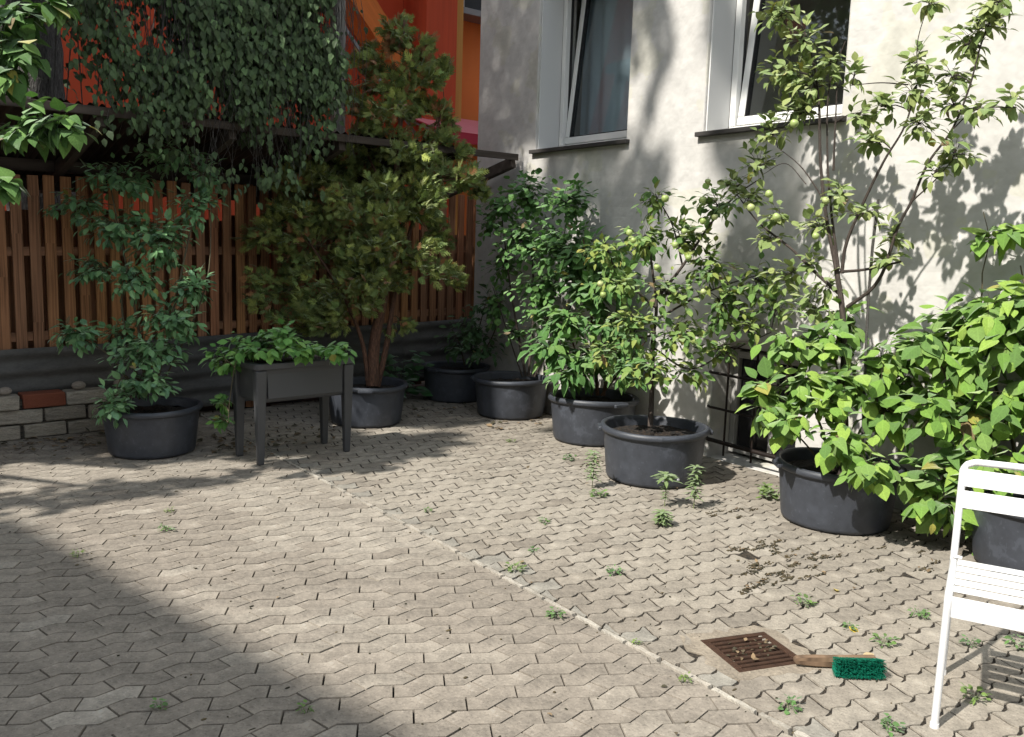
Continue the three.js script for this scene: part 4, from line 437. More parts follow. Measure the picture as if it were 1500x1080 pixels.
{ // white slatted metal chair
  const white = std({ color: C(0.63, 0.63, 0.63), roughness: 0.35 });
  const t = thing('metal_chair', 'white slatted steel garden chair standing on the wavy paving', 'chair', [3.173, 0, -0.993], -1.22);
  const hw = 0.205, r = 0.0125, TB = (pts, n, rr = r) => part(n, new THREE.TubeGeometry(new THREE.CatmullRomCurve3(pts, false, 'catmullrom', 0.08), 60, rr, 12), white, t);
  for (const s of [-1, 1]) {
    TB([V(s * hw, 0.008, 0.225), V(s * (hw - 0.001), 0.25, 0.238), V(s * (hw - 0.002), 0.43, 0.247), V(s * (hw - 0.002), 0.462, 0.243), V(s * (hw - 0.002), 0.478, 0.221), V(s * (hw - 0.002), 0.478, 0.0), V(s * (hw - 0.002), 0.47, -0.13)], 'leg');
    TB([V(s * hw, 0.008, -0.215), V(s * hw, 0.25, -0.175), V(s * hw, 0.47, -0.147), V(s * hw, 0.6, -0.16), V(s * hw, 0.77, -0.185)], 'leg', r);
    for (const z of [0.225, -0.215]) part('foot_cap', new THREE.CylinderGeometry(0.0145, 0.0155, 0.018, 12), white, t, [s * hw, 0.0092, z]);
    part('bolt', new THREE.CylinderGeometry(0.006, 0.006, 0.03, 8), white, t, [s * (hw - 0.012), 0.49, -0.13], [0, 0, Math.PI / 2]);
  }
  TB([V(-hw, 0.765, -0.184), V(-hw, 0.8, -0.191), V(-hw + 0.012, 0.82, -0.195), V(-hw + 0.04, 0.832, -0.197), V(0, 0.835, -0.198), V(hw - 0.04, 0.832, -0.197), V(hw - 0.012, 0.82, -0.195), V(hw, 0.8, -0.191), V(hw, 0.765, -0.184)], 'top_rail');
  for (const [y, h] of [[0.775, 0.064], [0.697, 0.064]]) part('back_slat', box(hw * 2 - 0.016, h, 0.004, 0.0015), white, t, [0, y, -0.152 - (y - 0.6) * 0.155], [-0.16, 0, 0]);
  for (let i = 0; i < 5; i++) part('seat_slat', box(hw * 2 - 0.028, 0.0024, 0.06, 0.001), white, t, [0, 0.4815, 0.196 - i * 0.0735]);
  part('front_slat', box(hw * 2 - 0.02, 0.072, 0.004, 0.0015), white, t, [0, 0.436, 0.2475], [0.03, 0, 0]);
}
{ // cast iron yard drain in a sandy mortar bed
  const d = thing('yard_drain', 'rusty iron drain grate in a sandy mortar bed', 'drain', [DRAIN.x, 0, DRAIN.z], -DRAIN.a), R = rng(12);
  const rust = std({ color: C(0.16, 0.125, 0.1), map: scaled(rustTex, 3, 3), bumpMap: scaled(rustTex, 4, 4), bumpScale: 0.004, roughness: 0.9, metalness: 0.25 }), bed = std({ color: C(0.285, 0.25, 0.205), map: scaled(concreteTex, 2, 2), bumpMap: scaled(concreteBump, 2, 2), bumpScale: 0.006, roughness: 1 });
  const W = 0.305, D = 0.28, out = [], hole = [];
  for (let i = 0; i < 40; i++) { const a = i / 40 * Math.PI * 2, k = 1 / Math.max(Math.abs(Math.cos(a)) / 0.225, Math.abs(Math.sin(a)) / 0.205) * (0.86 + 0.24 * R()); out.push([Math.cos(a) * k, Math.sin(a) * k]); }
  const s = new THREE.Shape(out.map(q => new THREE.Vector2(q[0], q[1]))), h = new THREE.Path([[-W / 2, -D / 2], [-W / 2, D / 2], [W / 2, D / 2], [W / 2, -D / 2]].map(q => new THREE.Vector2(...q))); s.holes.push(h);
  const g = new THREE.ExtrudeGeometry(s, { depth: 0.016, bevelEnabled: false }); g.rotateX(-Math.PI / 2); { const P = g.attributes.position; for (let i = 0; i < P.count; i++) if (P.getY(i) > 0.01) P.setY(i, P.getY(i) - 0.05 * Math.max(0, Math.max(Math.abs(P.getX(i)) - 0.15, Math.abs(P.getZ(i)) - 0.14))); g.computeVertexNormals(); }
  part('mortar_bed', g, bed, d, [0, -0.0118, 0]);
  for (const z of [-1, 1]) part('frame', box(W - 0.002, 0.02, 0.024, 0.003), rust, d, [0, -0.005, z * (D / 2 - 0.013)]);
  for (const x of [-1, 1]) part('frame', box(0.03, 0.02, D - 0.052, 0.003), rust, d, [x * (W / 2 - 0.016), -0.005, 0]);
  for (let i = 0; i < 7; i++) part('bar', box(W - 0.064, 0.018, 0.0175, 0.004), rust, d, [0, -0.004 + (R() - 0.5) * 0.002, -D / 2 + 0.044 + i * 0.032]);
  const pitMat = std({ color: C(0.22, 0.19, 0.15), map: scaled(concreteTex, 1, 1), roughness: 1 });   // a real shaft under the grate
  for (const s2 of [-1, 1]) { part('shaft_wall', box(0.02, 0.4, D), pitMat, d, [s2 * (W / 2 + 0.003), -0.216, 0]); part('shaft_wall', box(W - 0.02, 0.4, 0.02), pitMat, d, [0, -0.216, s2 * (D / 2 + 0.003)]); }
  part('shaft_floor', box(W + 0.04, 0.02, D + 0.04), pitMat, d, [0, -0.43, 0]);
}
const straw = std({ color: C(0.5, 0.36, 0.15), roughness: 0.9, side: THREE.DoubleSide });
{ // hand brush lying on its side beside the drain
  const b = thing('hand_brush', 'hand brush with worn wooden handle and green bristles', 'brush', [2.972, 0, -1.53], -0.72), R = rng(77);
  const wood = std({ color: C(0.2, 0.13, 0.08), map: woodTex, bumpMap: woodTex, bumpScale: 0.002, roughness: 0.8 });
  // local x runs from handle to head, z towards the viewer (bristles point that way)
  const hs = new THREE.Shape(); hs.moveTo(-0.12, -0.01); hs.quadraticCurveTo(-0.133, 0, -0.12, 0.011); hs.quadraticCurveTo(-0.07, 0.018, 0.0, 0.017); hs.lineTo(0.17, 0.024); hs.quadraticCurveTo(0.182, 0.02, 0.182, 0.0); hs.quadraticCurveTo(0.182, -0.022, 0.168, -0.024); hs.lineTo(0.0, -0.018); hs.quadraticCurveTo(-0.07, -0.016, -0.12, -0.01);
  const g = new THREE.ExtrudeGeometry(hs, { depth: 0.014, bevelEnabled: true, bevelSize: 0.004, bevelThickness: 0.004, bevelSegments: 2 });
  part('handle', g, wood, b, [0, 0.0285, -0.038]);
  const acc = new Acc(), cone = new THREE.CylinderGeometry(0.0011, 0.0007, 1, 3, 1, true); cone.translate(0, 0.5, 0);
  const up = V(0, 1, 0);
  for (let row = 0; row < 5; row++) for (let i = 0; i < 20; i++) for (let k = 0; k < 16; k++) {
    const x = 0.012 + i * 0.0085, y = 0.011 + row * 0.0105, o = V((R() - 0.5) * 0.006, (R() - 0.5) * 0.006, 0), l = 0.06 + R() * 0.012, dir = V((x - 0.09) * 0.8 + (R() - 0.5) * 0.3, (y - 0.026) * 9 + (R() - 0.5) * 0.3, 1).normalize();
    const q = new THREE.Quaternion().setFromUnitVectors(up, dir), p0 = V(x, y, -0.012).add(o); if (p0.y + dir.y * l < 0.003) dir.y = 0, q.setFromUnitVectors(up, dir.normalize());
    const sh = 0.75 + R() * 0.5; acc.add(cone, new THREE.Matrix4().compose(p0, q, V(1, l, 1)), [0.0 * sh, 0.16 * sh, 0.095 * sh]);
  }
  const m = part('bristles', acc.build(), std({ vertexColors: true, roughness: 0.6 }), b); m.userData.kind = 'stuff';
}

// ---------------------------------------------------------------- leaves
function leafGeo({ w = 0.5, fold = 0.25, curl = 0.25, tip = 1, n = 4, wide = 0.42, serr = 0 }) { // unit length along +z, normal +y
  const prof = t => Math.pow(Math.sin(Math.PI * Math.pow(t, Math.log(0.5) / Math.log(wide))), tip) * w / 2 * (1 + serr * Math.sin(t * 40));
  const P = [], U = [], tri = (a, b, c) => { for (const v of [a, b, c]) { P.push(v[0], v[1], v[2]); U.push(v[3], v[4]); } };
  const mid = t => [0, -curl * t * t, t, 0.5, t], side = (t, s) => { const h = prof(t); return [s * h * Math.cos(fold), -curl * t * t + h * Math.sin(fold) - curl * 0.6 * h, t - 0.02 * h, 0.5 + s * 0.5 * Math.min(1, h / (w / 2)), t]; };
  for (const s of [1, -1]) for (let i = 0; i < n; i++) {
    const a = i / n, b = (i + 1) / n, T3 = (x, y, z) => s > 0 ? tri(x, y, z) : tri(x, z, y);
    if (i === 0) T3(mid(a), mid(b), side(b, s)); else if (i === n - 1) T3(mid(a), mid(b), side(a, s)); else { T3(mid(a), mid(b), side(b, s)); T3(mid(a), side(b, s), side(a, s)); }
  }
  const g = new THREE.BufferGeometry(); g.setAttribute('position', new THREE.Float32BufferAttribute(P, 3)); g.setAttribute('uv', new THREE.Float32BufferAttribute(U, 2));
  // smooth normals across the blade
  g.computeVertexNormals(); const N = g.attributes.normal; for (let i = 0; i < N.count; i++) { const v = V(N.getX(i), N.getY(i), N.getZ(i)).multiplyScalar(0.8).add(V(0, 0.2 * Math.sign(N.getY(i) || 1), 0)).normalize(); N.setXYZ(i, v.x, v.y, v.z); } return g;
}
function leafMatrix(pos, dir, nrm, size) {
  const z = dir.clone().normalize(), y = nrm.clone().addScaledVector(z, -nrm.dot(z)).normalize(), x = new THREE.Vector3().crossVectors(y, z);
  return new THREE.Matrix4().makeBasis(x, y, z).scale(V(size, size, size)).setPosition(pos);
}
const LG = {
  apple: [leafGeo({ w: 0.68, fold: 0.4, curl: 0.25, wide: 0.47 }), leafGeo({ w: 0.62, fold: 0.65, curl: 0.4, wide: 0.46 }), leafGeo({ w: 0.74, fold: 0.2, curl: 0.12, wide: 0.49 })],
  rose: [leafGeo({ w: 0.62, fold: 0.3, curl: 0.2, wide: 0.48 }), leafGeo({ w: 0.56, fold: 0.55, curl: 0.35, wide: 0.46 }), leafGeo({ w: 0.66, fold: 0.15, curl: 0.1, wide: 0.48 })],
  broad: [leafGeo({ w: 0.74, fold: 0.22, curl: 0.28, wide: 0.42, n: 5 }), leafGeo({ w: 0.68, fold: 0.4, curl: 0.42, wide: 0.42, n: 5 }), leafGeo({ w: 0.8, fold: 0.1, curl: 0.15, wide: 0.44, n: 5 })],
  heart: [leafGeo({ w: 0.86, fold: 0.25, curl: 0.3, wide: 0.3, n: 5 }), leafGeo({ w: 0.8, fold: 0.45, curl: 0.4, wide: 0.3, n: 5 }), leafGeo({ w: 0.9, fold: 0.12, curl: 0.2, wide: 0.32, n: 5 })],
  round: [leafGeo({ w: 0.9, fold: 0.2, curl: 0.2, wide: 0.5, tip: 0.7 }), leafGeo({ w: 0.84, fold: 0.45, curl: 0.3, wide: 0.5, tip: 0.7 }), leafGeo({ w: 0.95, fold: 0.1, curl: 0.1, wide: 0.5, tip: 0.7 })],
  lance: [leafGeo({ w: 0.36, fold: 0.35, curl: 0.4, wide: 0.5 }), leafGeo({ w: 0.32, fold: 0.5, curl: 0.55, wide: 0.5 }), leafGeo({ w: 0.4, fold: 0.2, curl: 0.3, wide: 0.5 })],
  small: [leafGeo({ w: 0.7, fold: 0.3, curl: 0.2, wide: 0.4, n: 3 }), leafGeo({ w: 0.6, fold: 0.5, curl: 0.3, wide: 0.4, n: 3 })],
};
const barkMats = { dark: std({ color: C(0.1, 0.075, 0.06), map: barkTex, bumpMap: barkTex, bumpScale: 0.004 }), red: std({ color: C(0.2, 0.095, 0.055), map: barkTex, bumpMap: barkTex, bumpScale: 0.008 }), green: std({ color: C(0.16, 0.13, 0.07), map: barkTex }), grey: std({ color: C(0.26, 0.245, 0.225), map: barkTex, bumpMap: barkTex, bumpScale: 0.02 }) };
function unit(R) { for (;;) { const v = V(R() * 2 - 1, R() * 2 - 1, R() * 2 - 1), l = v.length(); if (l < 1 && l > 0.05) return v; } }
function grow({ name, label, category, group, spec, base, geos, tones, size, vary = 0.6, spacing = 0.05, seed, bark, maxParts = 300, droop = 0.25, twigR = 0.0022, lean = 0.45, tr = 0.3, cluster = 1, upBias = 0.9, vein = true, extra = {}, fruit, dens = 2.6 }) {
  const R = rng(seed), root = thing(name, label, category, base, 0, group), B = V(...base), leaves = [], wood = new Acc(), samples = [];
  for (const [pts, r0, r1] of spec.stems ?? []) {
    const P = pts.map(q => V(...q)), cv = new THREE.CatmullRomCurve3(P, false, 'centripetal');
    part(name.includes('tree') && r0 > 0.02 ? 'trunk' : 'stem', tube(P.map(q => q.clone().sub(B)), r0, r1, 8, P.length * 5), bark, root);
    for (let i = 0; i <= 24; i++) samples.push(cv.getPoint(i / 24));
  }
  if (!samples.length) samples.push(B.clone());
  for (const [x, y, z, r, ry, n] of spec.clumps) {
    const c = V(x, y, z); let best = null, bd = 1e9; for (const s of samples) { const d = s.distanceTo(c) + 0.5 * Math.max(0, s.y - c.y + 0.04); if (d < bd) { bd = d; best = s; } }
    const br = [best, best.clone().lerp(c, 0.5).add(V(0, 0.02, 0)), c]; if (best.distanceTo(c) > 0.04) wood.add(tube(br.map(q => q.clone().sub(B)), twigR * 1.7, twigR * 1.1, 4, 4));
    for (let t = 0; t < n * dens; t++) {
      const a = best.clone().lerp(c, 0.45 + 0.55 * R()), e = unit(R); const k = Math.pow(e.length(), -0.35); e.multiplyScalar(k); const end = c.clone().add(V(e.x * r, e.y * ry, e.z * r * 0.9)), dir = end.clone().sub(a), len = dir.length(); if (len < 0.01) continue; dir.normalize();
      const midp = a.clone().lerp(end, 0.5).add(V(0, 0.12 * len, 0));
      wood.add(tube([a, midp, end].map(q => q.clone().sub(B)), twigR, twigR * 0.4, 3, 3));
      const cnt = Math.max(3, Math.round(len * 0.75 / spacing)); let sgn = R() < 0.5 ? 1 : -1;
      for (let i = 0; i < cnt; i++) {
        const u = cnt === 1 ? 1 : 0.3 + 0.7 * i / (cnt - 1), pA = a.clone().lerp(midp, u), pB = midp.clone().lerp(end, u), pos = pA.lerp(pB, u); sgn = -sgn;
        for (let q = 0; q < cluster; q++) {
          const side = V(-dir.z, 0, dir.x).multiplyScalar(sgn).applyAxisAngle(dir, (R() - 0.5) * 2.4), last = i === cnt - 1;
          const d = dir.clone().multiplyScalar(last ? 1 : 0.45).add(side.multiplyScalar(last ? 0.3 : 0.85)).add(V(0, -droop, 0)).add(unit(R).multiplyScalar(0.35)).normalize();
          const nr = V(0, upBias, 0).addScaledVector(sunDir, lean).add(end.clone().sub(c).normalize().multiplyScalar(0.35)).add(unit(R).multiplyScalar(0.55));
          const s = size * (1 - vary / 2 + vary * R()) * (last ? 0.9 : 1); leaves.push({ m: leafMatrix(pos.clone().sub(B), d, nr, s), t: R() < 0.013 ? tones.length + (R() < 0.6 ? 0 : 1) : Math.floor(R() * tones.length), g: Math.floor(R() * geos.length), k: camDist(pos.x, pos.y, pos.z) + (inView(pos.x, pos.y, pos.z) ? 0 : 50) + R() * 0.25 });
        }
      }
    }
  }
  if (!wood.empty) { const m = part('twigs', wood.build(), bark, root); m.userData.kind = 'stuff'; }
  leaves.sort((a, b) => a.k - b.k);
  tones = [...tones, [0.32, 0.3, 0.05], [0.2, 0.14, 0.06]]; const mats = tones.map(c => leafMat(...c, tr, vein ? { map: veinTex, bumpMap: veinBump, bumpScale: 0.0015, ...extra } : extra)), acc = new Acc();
  leaves.forEach((l, i) => {
    if (i < maxParts && l.k < 45) { const m = part('leaf', geos[l.g], mats[l.t], root); l.m.decompose(m.position, m.quaternion, m.scale); } else acc.add(geos[l.g], l.m, tones[l.t]);
  });
  if (!acc.empty) { const m = part('foliage', acc.build(), leafMat(1, 1, 1, tr, { vertexColors: true, ...(vein ? { map: veinTex } : {}), ...extra }), root); m.userData.kind = 'stuff'; }
  if (fruit) for (const p of fruit.at) { const s = fruit.r * (0.85 + 0.3 * R()); const a = part('apple', fruit.geo, fruit.mats[Math.floor(R() * fruit.mats.length)], root, [p[0] - B.x, p[1] - B.y, p[2] - B.z], [R() * 0.6, R() * 6, R() * 0.6]); a.scale.setScalar(s); part('stalk', tube([V(0, 0.8, 0), V(0.1, 1.5, 0.05)], 0.05, 0.04, 4, 2), bark, a); }
  return root;
}
const appleGeo = new THREE.LatheGeometry([[0, -0.82], [0.2, -0.9], [0.45, -0.85], [0.8, -0.5], [0.98, 0], [0.95, 0.4], [0.7, 0.78], [0.35, 0.9], [0.12, 0.82], [0, 0.7]].map(q => new THREE.Vector2(...q)), 18);
const appleMats = [[0.3, 0.38, 0.13], [0.36, 0.41, 0.17], [0.26, 0.34, 0.1]].map(c => std({ color: C(...c), roughness: 0.4 }));

// ---------------------------------------------------------------- the potted plants
grow({ name: 'rose_bush', dens: 4.4, label: 'arching rose bush with glossy dark leaflets before the fence', category: 'shrub', spec: SPEC.A, base: [2.1, 0.29, -6.37], geos: LG.rose, tones: [[0.11, 0.263, 0.102], [0.143, 0.316, 0.125], [0.181, 0.378, 0.157], [0.132, 0.294, 0.157], [0.223, 0.42, 0.18]], size: 0.07, spacing: 0.03, seed: 101, bark: barkMats.green, tr: 0.25, extra: { clearcoat: 0.45, clearcoatRoughness: 0.3 } });
{ // conifer: flat scaly sprays on a reddish trunk
  const S = SPEC.B, base = [3.95, 0.29, -6.46], B = V(...base), R = rng(202), root = thing('conifer_tree', 'olive green conifer with flat sprays and reddish trunk', 'tree', base), wood = new Acc(), acc = new Acc(), samples = [];
  for (const [pts, r0, r1] of S.stems) { const P = pts.map(q => V(...q)), cv = new THREE.CatmullRomCurve3(P, false, 'centripetal'); part(r0 > 0.025 ? 'trunk' : 'limb', tube(P.map(q => q.clone().sub(B)), r0, r1, 9, P.length * 6), barkMats.red, root); for (let i = 0; i <= 40; i++) samples.push(cv.getPoint(i / 40)); }
  const spray = sd => { const r = rng(sd), a = new Acc(), q = leafGeo({ w: 0.3, fold: 0.2, curl: 0.12, n: 2, wide: 0.6 }), I = new THREE.Matrix4(); a.add(q, I.clone().makeScale(0.7, 1, 1)); for (let i = 0; i < 4; i++) for (const s of [-1, 1]) { const t = 0.12 + i * 0.2, l = (0.52 - 0.08 * i) * (0.8 + 0.4 * r()); a.add(q, leafMatrix(V(0, -0.1 * t * t, t), V(s * 0.75, -0.12 + 0.2 * (r() - 0.5), 0.75), V((r() - 0.5) * 0.5, 1, 0), l)); } return a.build(); };
  const sg = [spray(1), spray(2), spray(3)];
  for (const [x, y, z, r, ry, n] of S.clumps) {
    const c = V(x, y, z); let best = null, bd = 1e9; for (const s of samples) { const d = s.distanceTo(c) + 0.4 * Math.max(0, s.y - c.y); if (d < bd) { bd = d; best = s; } }
    wood.add(tube([best, best.clone().lerp(c, 0.5).add(V(0, 0.03, 0)), c].map(q => q.clone().sub(B)), 0.006, 0.003, 4, 4));
    const lobes = []; for (let i = 0; i < Math.max(3, n / 12); i++) { const e = unit(R); lobes.push(V(c.x + e.x * r, c.y + e.y * ry, c.z + e.z * r)); }
    for (const l of lobes) wood.add(tube([c, c.clone().lerp(l, 0.5).add(V(0, 0.02, 0)), l].map(q => q.clone().sub(B)), 0.003, 0.0012, 3, 3));
    for (let i = 0; i < n * 4.6; i++) {
      const l = lobes[Math.floor(R() * lobes.length)], e = unit(R).multiplyScalar(0.34 + 0.1 * R()), p = l.clone().lerp(c, R() * 0.45).add(V(e.x * r * 0.8, e.y * ry * 0.8, e.z * r * 0.8)), out = p.clone().sub(best).normalize();
      const d = out.clone().multiplyScalar(0.7).add(V(0, 0.25, 0)).add(unit(R).multiplyScalar(0.8)), nr = V(0, 0.5, 0).add(unit(R)), f = 0.5 + 1.1 * R() * R() + 0.25 * R(), yel = R(), rusty = R() < 0.05 + 0.16 * Math.max(0, p.y - 2.3) ? 1 : 0;
      acc.add(sg[i % 3], leafMatrix(p.sub(B), d, nr, 0.064 + 0.055 * R()), rusty ? [0.3 * f, 0.14 * f, 0.05 * f] : [(0.12 + 0.15 * yel) * f, (0.19 + 0.12 * yel) * f, (0.05 + 0.015 * yel) * f]);
    }
  }
  part('twigs', wood.build(), barkMats.green, root).userData.kind = 'stuff';
  part('foliage', acc.build(), leafMat(1, 1, 1, 0.25, { vertexColors: true }), root).userData.kind = 'stuff';
}
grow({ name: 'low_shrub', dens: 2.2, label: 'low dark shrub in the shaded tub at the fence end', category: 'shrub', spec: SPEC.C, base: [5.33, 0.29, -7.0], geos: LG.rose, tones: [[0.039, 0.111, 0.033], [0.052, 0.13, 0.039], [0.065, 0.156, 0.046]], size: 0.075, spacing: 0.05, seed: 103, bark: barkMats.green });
grow({ name: 'currant_bush', dens: 3.2, label: 'round-leaved green currant bush against the plaster wall', category: 'shrub', spec: SPEC.D, base: [5.26, 0.29, -6.05], geos: LG.round, tones: [[0.068, 0.182, 0.039], [0.088, 0.221, 0.046], [0.108, 0.26, 0.058], [0.135, 0.286, 0.065]], size: 0.062, spacing: 0.05, seed: 104, bark: barkMats.dark });
grow({ name: 'peony_bush', dens: 3.4, label: 'bushy plant with long pointed leaflets on brown stubs', category: 'shrub', spec: SPEC.E, base: [5.14, 0.3, -4.88], geos: [...LG.lance, ...LG.apple], tones: [[0.06, 0.17, 0.032], [0.075, 0.2, 0.038], [0.095, 0.23, 0.045], [0.13, 0.26, 0.05]], size: 0.118, spacing: 0.05, seed: 105, bark: barkMats.red, droop: 0.35 });
grow({ name: 'apple_tree', label: 'small apple tree with pale green apples in front of the wall', category: 'tree', spec: SPEC.F, base: [4.61, 0.3, -3.785], geos: LG.apple, tones: [[0.093, 0.196, 0.039], [0.124, 0.238, 0.046], [0.171, 0.28, 0.058], [0.2, 0.3, 0.06], [0.25, 0.31, 0.06]], size: 0.068, spacing: 0.032, droop: 0.15, seed: 106, bark: barkMats.dark, fruit: { at: SPEC.Fapple, r: 0.023, geo: appleGeo, mats: appleMats } });
grow({ name: 'apple_tree', dens: 2.1, label: 'tall open apple tree with bare crossing limbs against the sunlit wall', category: 'tree', spec: SPEC.G, base: [4.77, 0.29, -2.515], geos: LG.apple, tones: [[0.16, 0.24, 0.065], [0.2, 0.28, 0.085], [0.245, 0.315, 0.1], [0.3, 0.355, 0.12]], size: 0.068, spacing: 0.036, droop: 0.1, seed: 107, bark: barkMats.dark, fruit: { at: SPEC.Gapple, r: 0.024, geo: appleGeo, mats: appleMats } });
{ const [pts, r0, r1] = SPEC.stake[0], P = pts.map(q => V(...q)); P[P.length - 1].y = 0.27; const b = P[P.length - 1].clone(); const s = thing('plant_stake', 'thin grey wooden stake beside the tall apple tree', 'stake', [b.x, b.y, b.z]); part('rod', tube(P.map(q => q.clone().sub(b)), r0, r1, 7, 6), barkMats.grey, s); }
const lime = [[0.1, 0.22, 0.03], [0.135, 0.28, 0.04], [0.17, 0.32, 0.05], [0.215, 0.36, 0.06], [0.14, 0.26, 0.06], [0.085, 0.19, 0.04]];
grow({ name: 'broadleaf_shrub', dens: 2.1, label: 'lime green broad-leaved shrub around the tall apple tree trunk', category: 'shrub', group: 'lime green broad-leaved shrubs', spec: SPEC.K, base: [4.8, 0.29, -2.5], geos: [...LG.broad, leafGeo({ w: 0.7, fold: 0.65, curl: 0.6, wide: 0.4, n: 5 }), leafGeo({ w: 0.78, fold: -0.15, curl: 0.5, wide: 0.44, n: 5 })], tones: lime.map(c => [c[0] * 1.22, c[1] * 1.13, c[2]]), size: 0.098, vary: 0.95, spacing: 0.056, seed: 108, bark: barkMats.green, droop: 0.4 });
grow({ name: 'broadleaf_shrub', dens: 2.1, label: 'tall lime green broad-leaved shrub behind the white chair', category: 'shrub', group: 'lime green broad-leaved shrubs', spec: SPEC.H, base: [4.9, 0.29, -1.45], geos: [...LG.broad, leafGeo({ w: 0.7, fold: 0.65, curl: 0.6, wide: 0.4, n: 5 }), leafGeo({ w: 0.78, fold: -0.15, curl: 0.5, wide: 0.44, n: 5 })], tones: lime.map(c => [c[0] * 1.22, c[1] * 1.13, c[2]]), size: 0.104, vary: 0.95, spacing: 0.058, seed: 109, bark: barkMats.green, droop: 0.4 });
grow({ name: 'strawberry_plants', dens: 2.4, label: 'bright green leafy herbs spilling over the raised planter', category: 'herbs', spec: { ...SPEC.T, stems: [[[[2.62, 0.69, -5.74], [2.55, 0.78, -5.7], [2.45, 0.72, -5.68]], 0.004, 0.002], [[[2.6, 0.69, -5.74], [2.47, 0.74, -5.7], [2.4, 0.5, -5.68], [2.38, 0.3, -5.68]], 0.004, 0.002], [[[2.9, 0.69, -5.74], [2.88, 0.84, -5.72]], 0.004, 0.002], [[[3.1, 0.69, -5.74], [3.1, 0.8, -5.72]], 0.004, 0.002]] }, base: [2.9, 0.69, -5.74], geos: LG.broad, tones: [[0.084, 0.24, 0.044], [0.108, 0.288, 0.05], [0.132, 0.324, 0.066], [0.168, 0.36, 0.066]], size: 0.07, spacing: 0.035, seed: 110, bark: barkMats.green, maxParts: 200 });

// ---------------------------------------------------------------- ivy over the pergola and the lean-to roof
{
  const R = rng(404), root = thing('ivy', 'curtain of dark hanging ivy shoots before the lean-to roof', 'ivy', [3, 2.4, -7]), acc = new Acc(), wood = new Acc(), B = V(3, 2.4, -7), gn = fbm(7, 3, 63), gn2 = fbm(3, 2, 64);
  const put = (x, y, z, s) => { const f = 0.45 + 0.9 * R() + (R() < 0.12 ? 0.9 : 0), d = V((R() - 0.5) * 1.2, -0.9, 0.35 + (R() - 0.5)), nr = V((R() - 0.5) * 1.2 - 0.25, 0.45 + 0.5 * R(), 1.0).add(unit(R).multiplyScalar(0.5)); acc.add(LG.small[Math.floor(R() * 2)], leafMatrix(V(x, y, z).sub(B), d, nr, s), [0.055 * f, 0.095 * f, 0.035 * f]); };
  for (let i = 0; i < 600; i++) { // hanging shoots, thick in places and open in others
    const z0 = -6.28 - R() * R() * 1.1, x0 = (0.235 + R() * 0.335) * -z0, top = 4.3 + R() * 0.5, dense = gn2((x0 - 1) / 5, 0.3 + z0 / 9); let low = 2.5 + R() * 0.9; if (x0 > 2.45 && x0 < 3.25 && z0 > -6.75 && R() < 0.6) low = 1.85 + R() * 0.7; else if (z0 > -6.6 && x0 > 1.9) low = 2.2 + R() * 0.5; else if (x0 < 2.1) low = 2.75 + R() * 1.1; if (z0 > -6.5 && low > 2.3) low = Math.max(low, 2.3);
    const P = [V(x0, top, z0 - 0.1), V(x0 + (R() - 0.5) * 0.3, (top * 2 + low) / 3, z0 + (R() - 0.5) * 0.15), V(x0 + (R() - 0.5) * 0.45, (top + low * 2) / 3, z0 + (R() - 0.5) * 0.15), V(x0 + (R() - 0.5) * 0.5, low, z0 + (R() - 0.5) * 0.1)], cv = new THREE.CatmullRomCurve3(P), len = top - low;
    wood.add(tube(P.map(q => q.clone().sub(B)), 0.004, 0.0015, 3, 8));
    for (let k = 0; k < len * 58 * (0.6 + 0.8 * R()); k++) { const t = R(), q = cv.getPoint(t), g = gn((q.x - 1.5) / 4, (q.y - 1.8) / 4); if (g < (q.y > 2.55 ? 0.425 - 0.03 * (q.y > 3.3) : 0.3)) continue; q.add(unit(R).multiplyScalar(0.11)); put(q.x, q.y, q.z, 0.038 + 0.036 * R()); }
  }
  for (let i = 0; i < 26; i++) { const x = 1.7 + R() * 1.9; wood.add(tube([V(x, 4.2, -7.3), V(x + (R() - 0.5) * 0.3, 3.5, -7.1), V(x + (R() - 0.5) * 0.5, 2.42, -6.9)].map(q => q.sub(B)), 0.007, 0.004, 4, 6)); }
  part('stems', wood.build(), barkMats.grey, root).userData.kind = 'stuff';
  part('foliage', acc.build(), leafMat(1, 1, 1, 0.2, { vertexColors: true, clearcoat: 0.1, clearcoatRoughness: 0.4 }), root).userData.kind = 'stuff';
}
{ // old trunk behind the roof
  const t = thing('old_trunk', 'thick grey rough-barked trunk rising behind the lean-to roof', 'tree', [1.95, 0, -8.7]); const g = tube([V(0, -0.05, 0), V(0.02, 1.5, 0), V(-0.03, 3, 0), V(0.03, 5, 0)], 0.3, 0.22, 18, 40), P = g.attributes.position, R = rng(6); for (let i = 0; i < P.count; i++) { const a = Math.atan2(P.getZ(i), P.getX(i)), k = 1 + 0.07 * Math.sin(a * 9 + P.getY(i) * 3) + 0.04 * Math.sin(P.getY(i) * 14 + a * 4); P.setX(i, P.getX(i) * k); P.setZ(i, P.getZ(i) * k); } g.computeVertexNormals(); part('trunk', g, barkMats.grey, t);
  const acc = new Acc(); for (let i = 0; i < 500; i++) { const a = R() * 6.28, y = 2.8 + R() * 2.4, r = 0.2 + R() * 0.45; acc.add(LG.small[i % 2], leafMatrix(V(Math.cos(a) * r, y, Math.sin(a) * r), V(Math.cos(a), -0.6, Math.sin(a)), V(0, 0.7, 0.6).add(unit(R)), 0.06 + R() * 0.03), [0.03 + 0.02 * R(), 0.06 + 0.03 * R(), 0.025]); } part('crown', acc.build(), leafMat(1, 1, 1, 0.25, { vertexColors: true }), t).userData.kind = 'stuff';
}
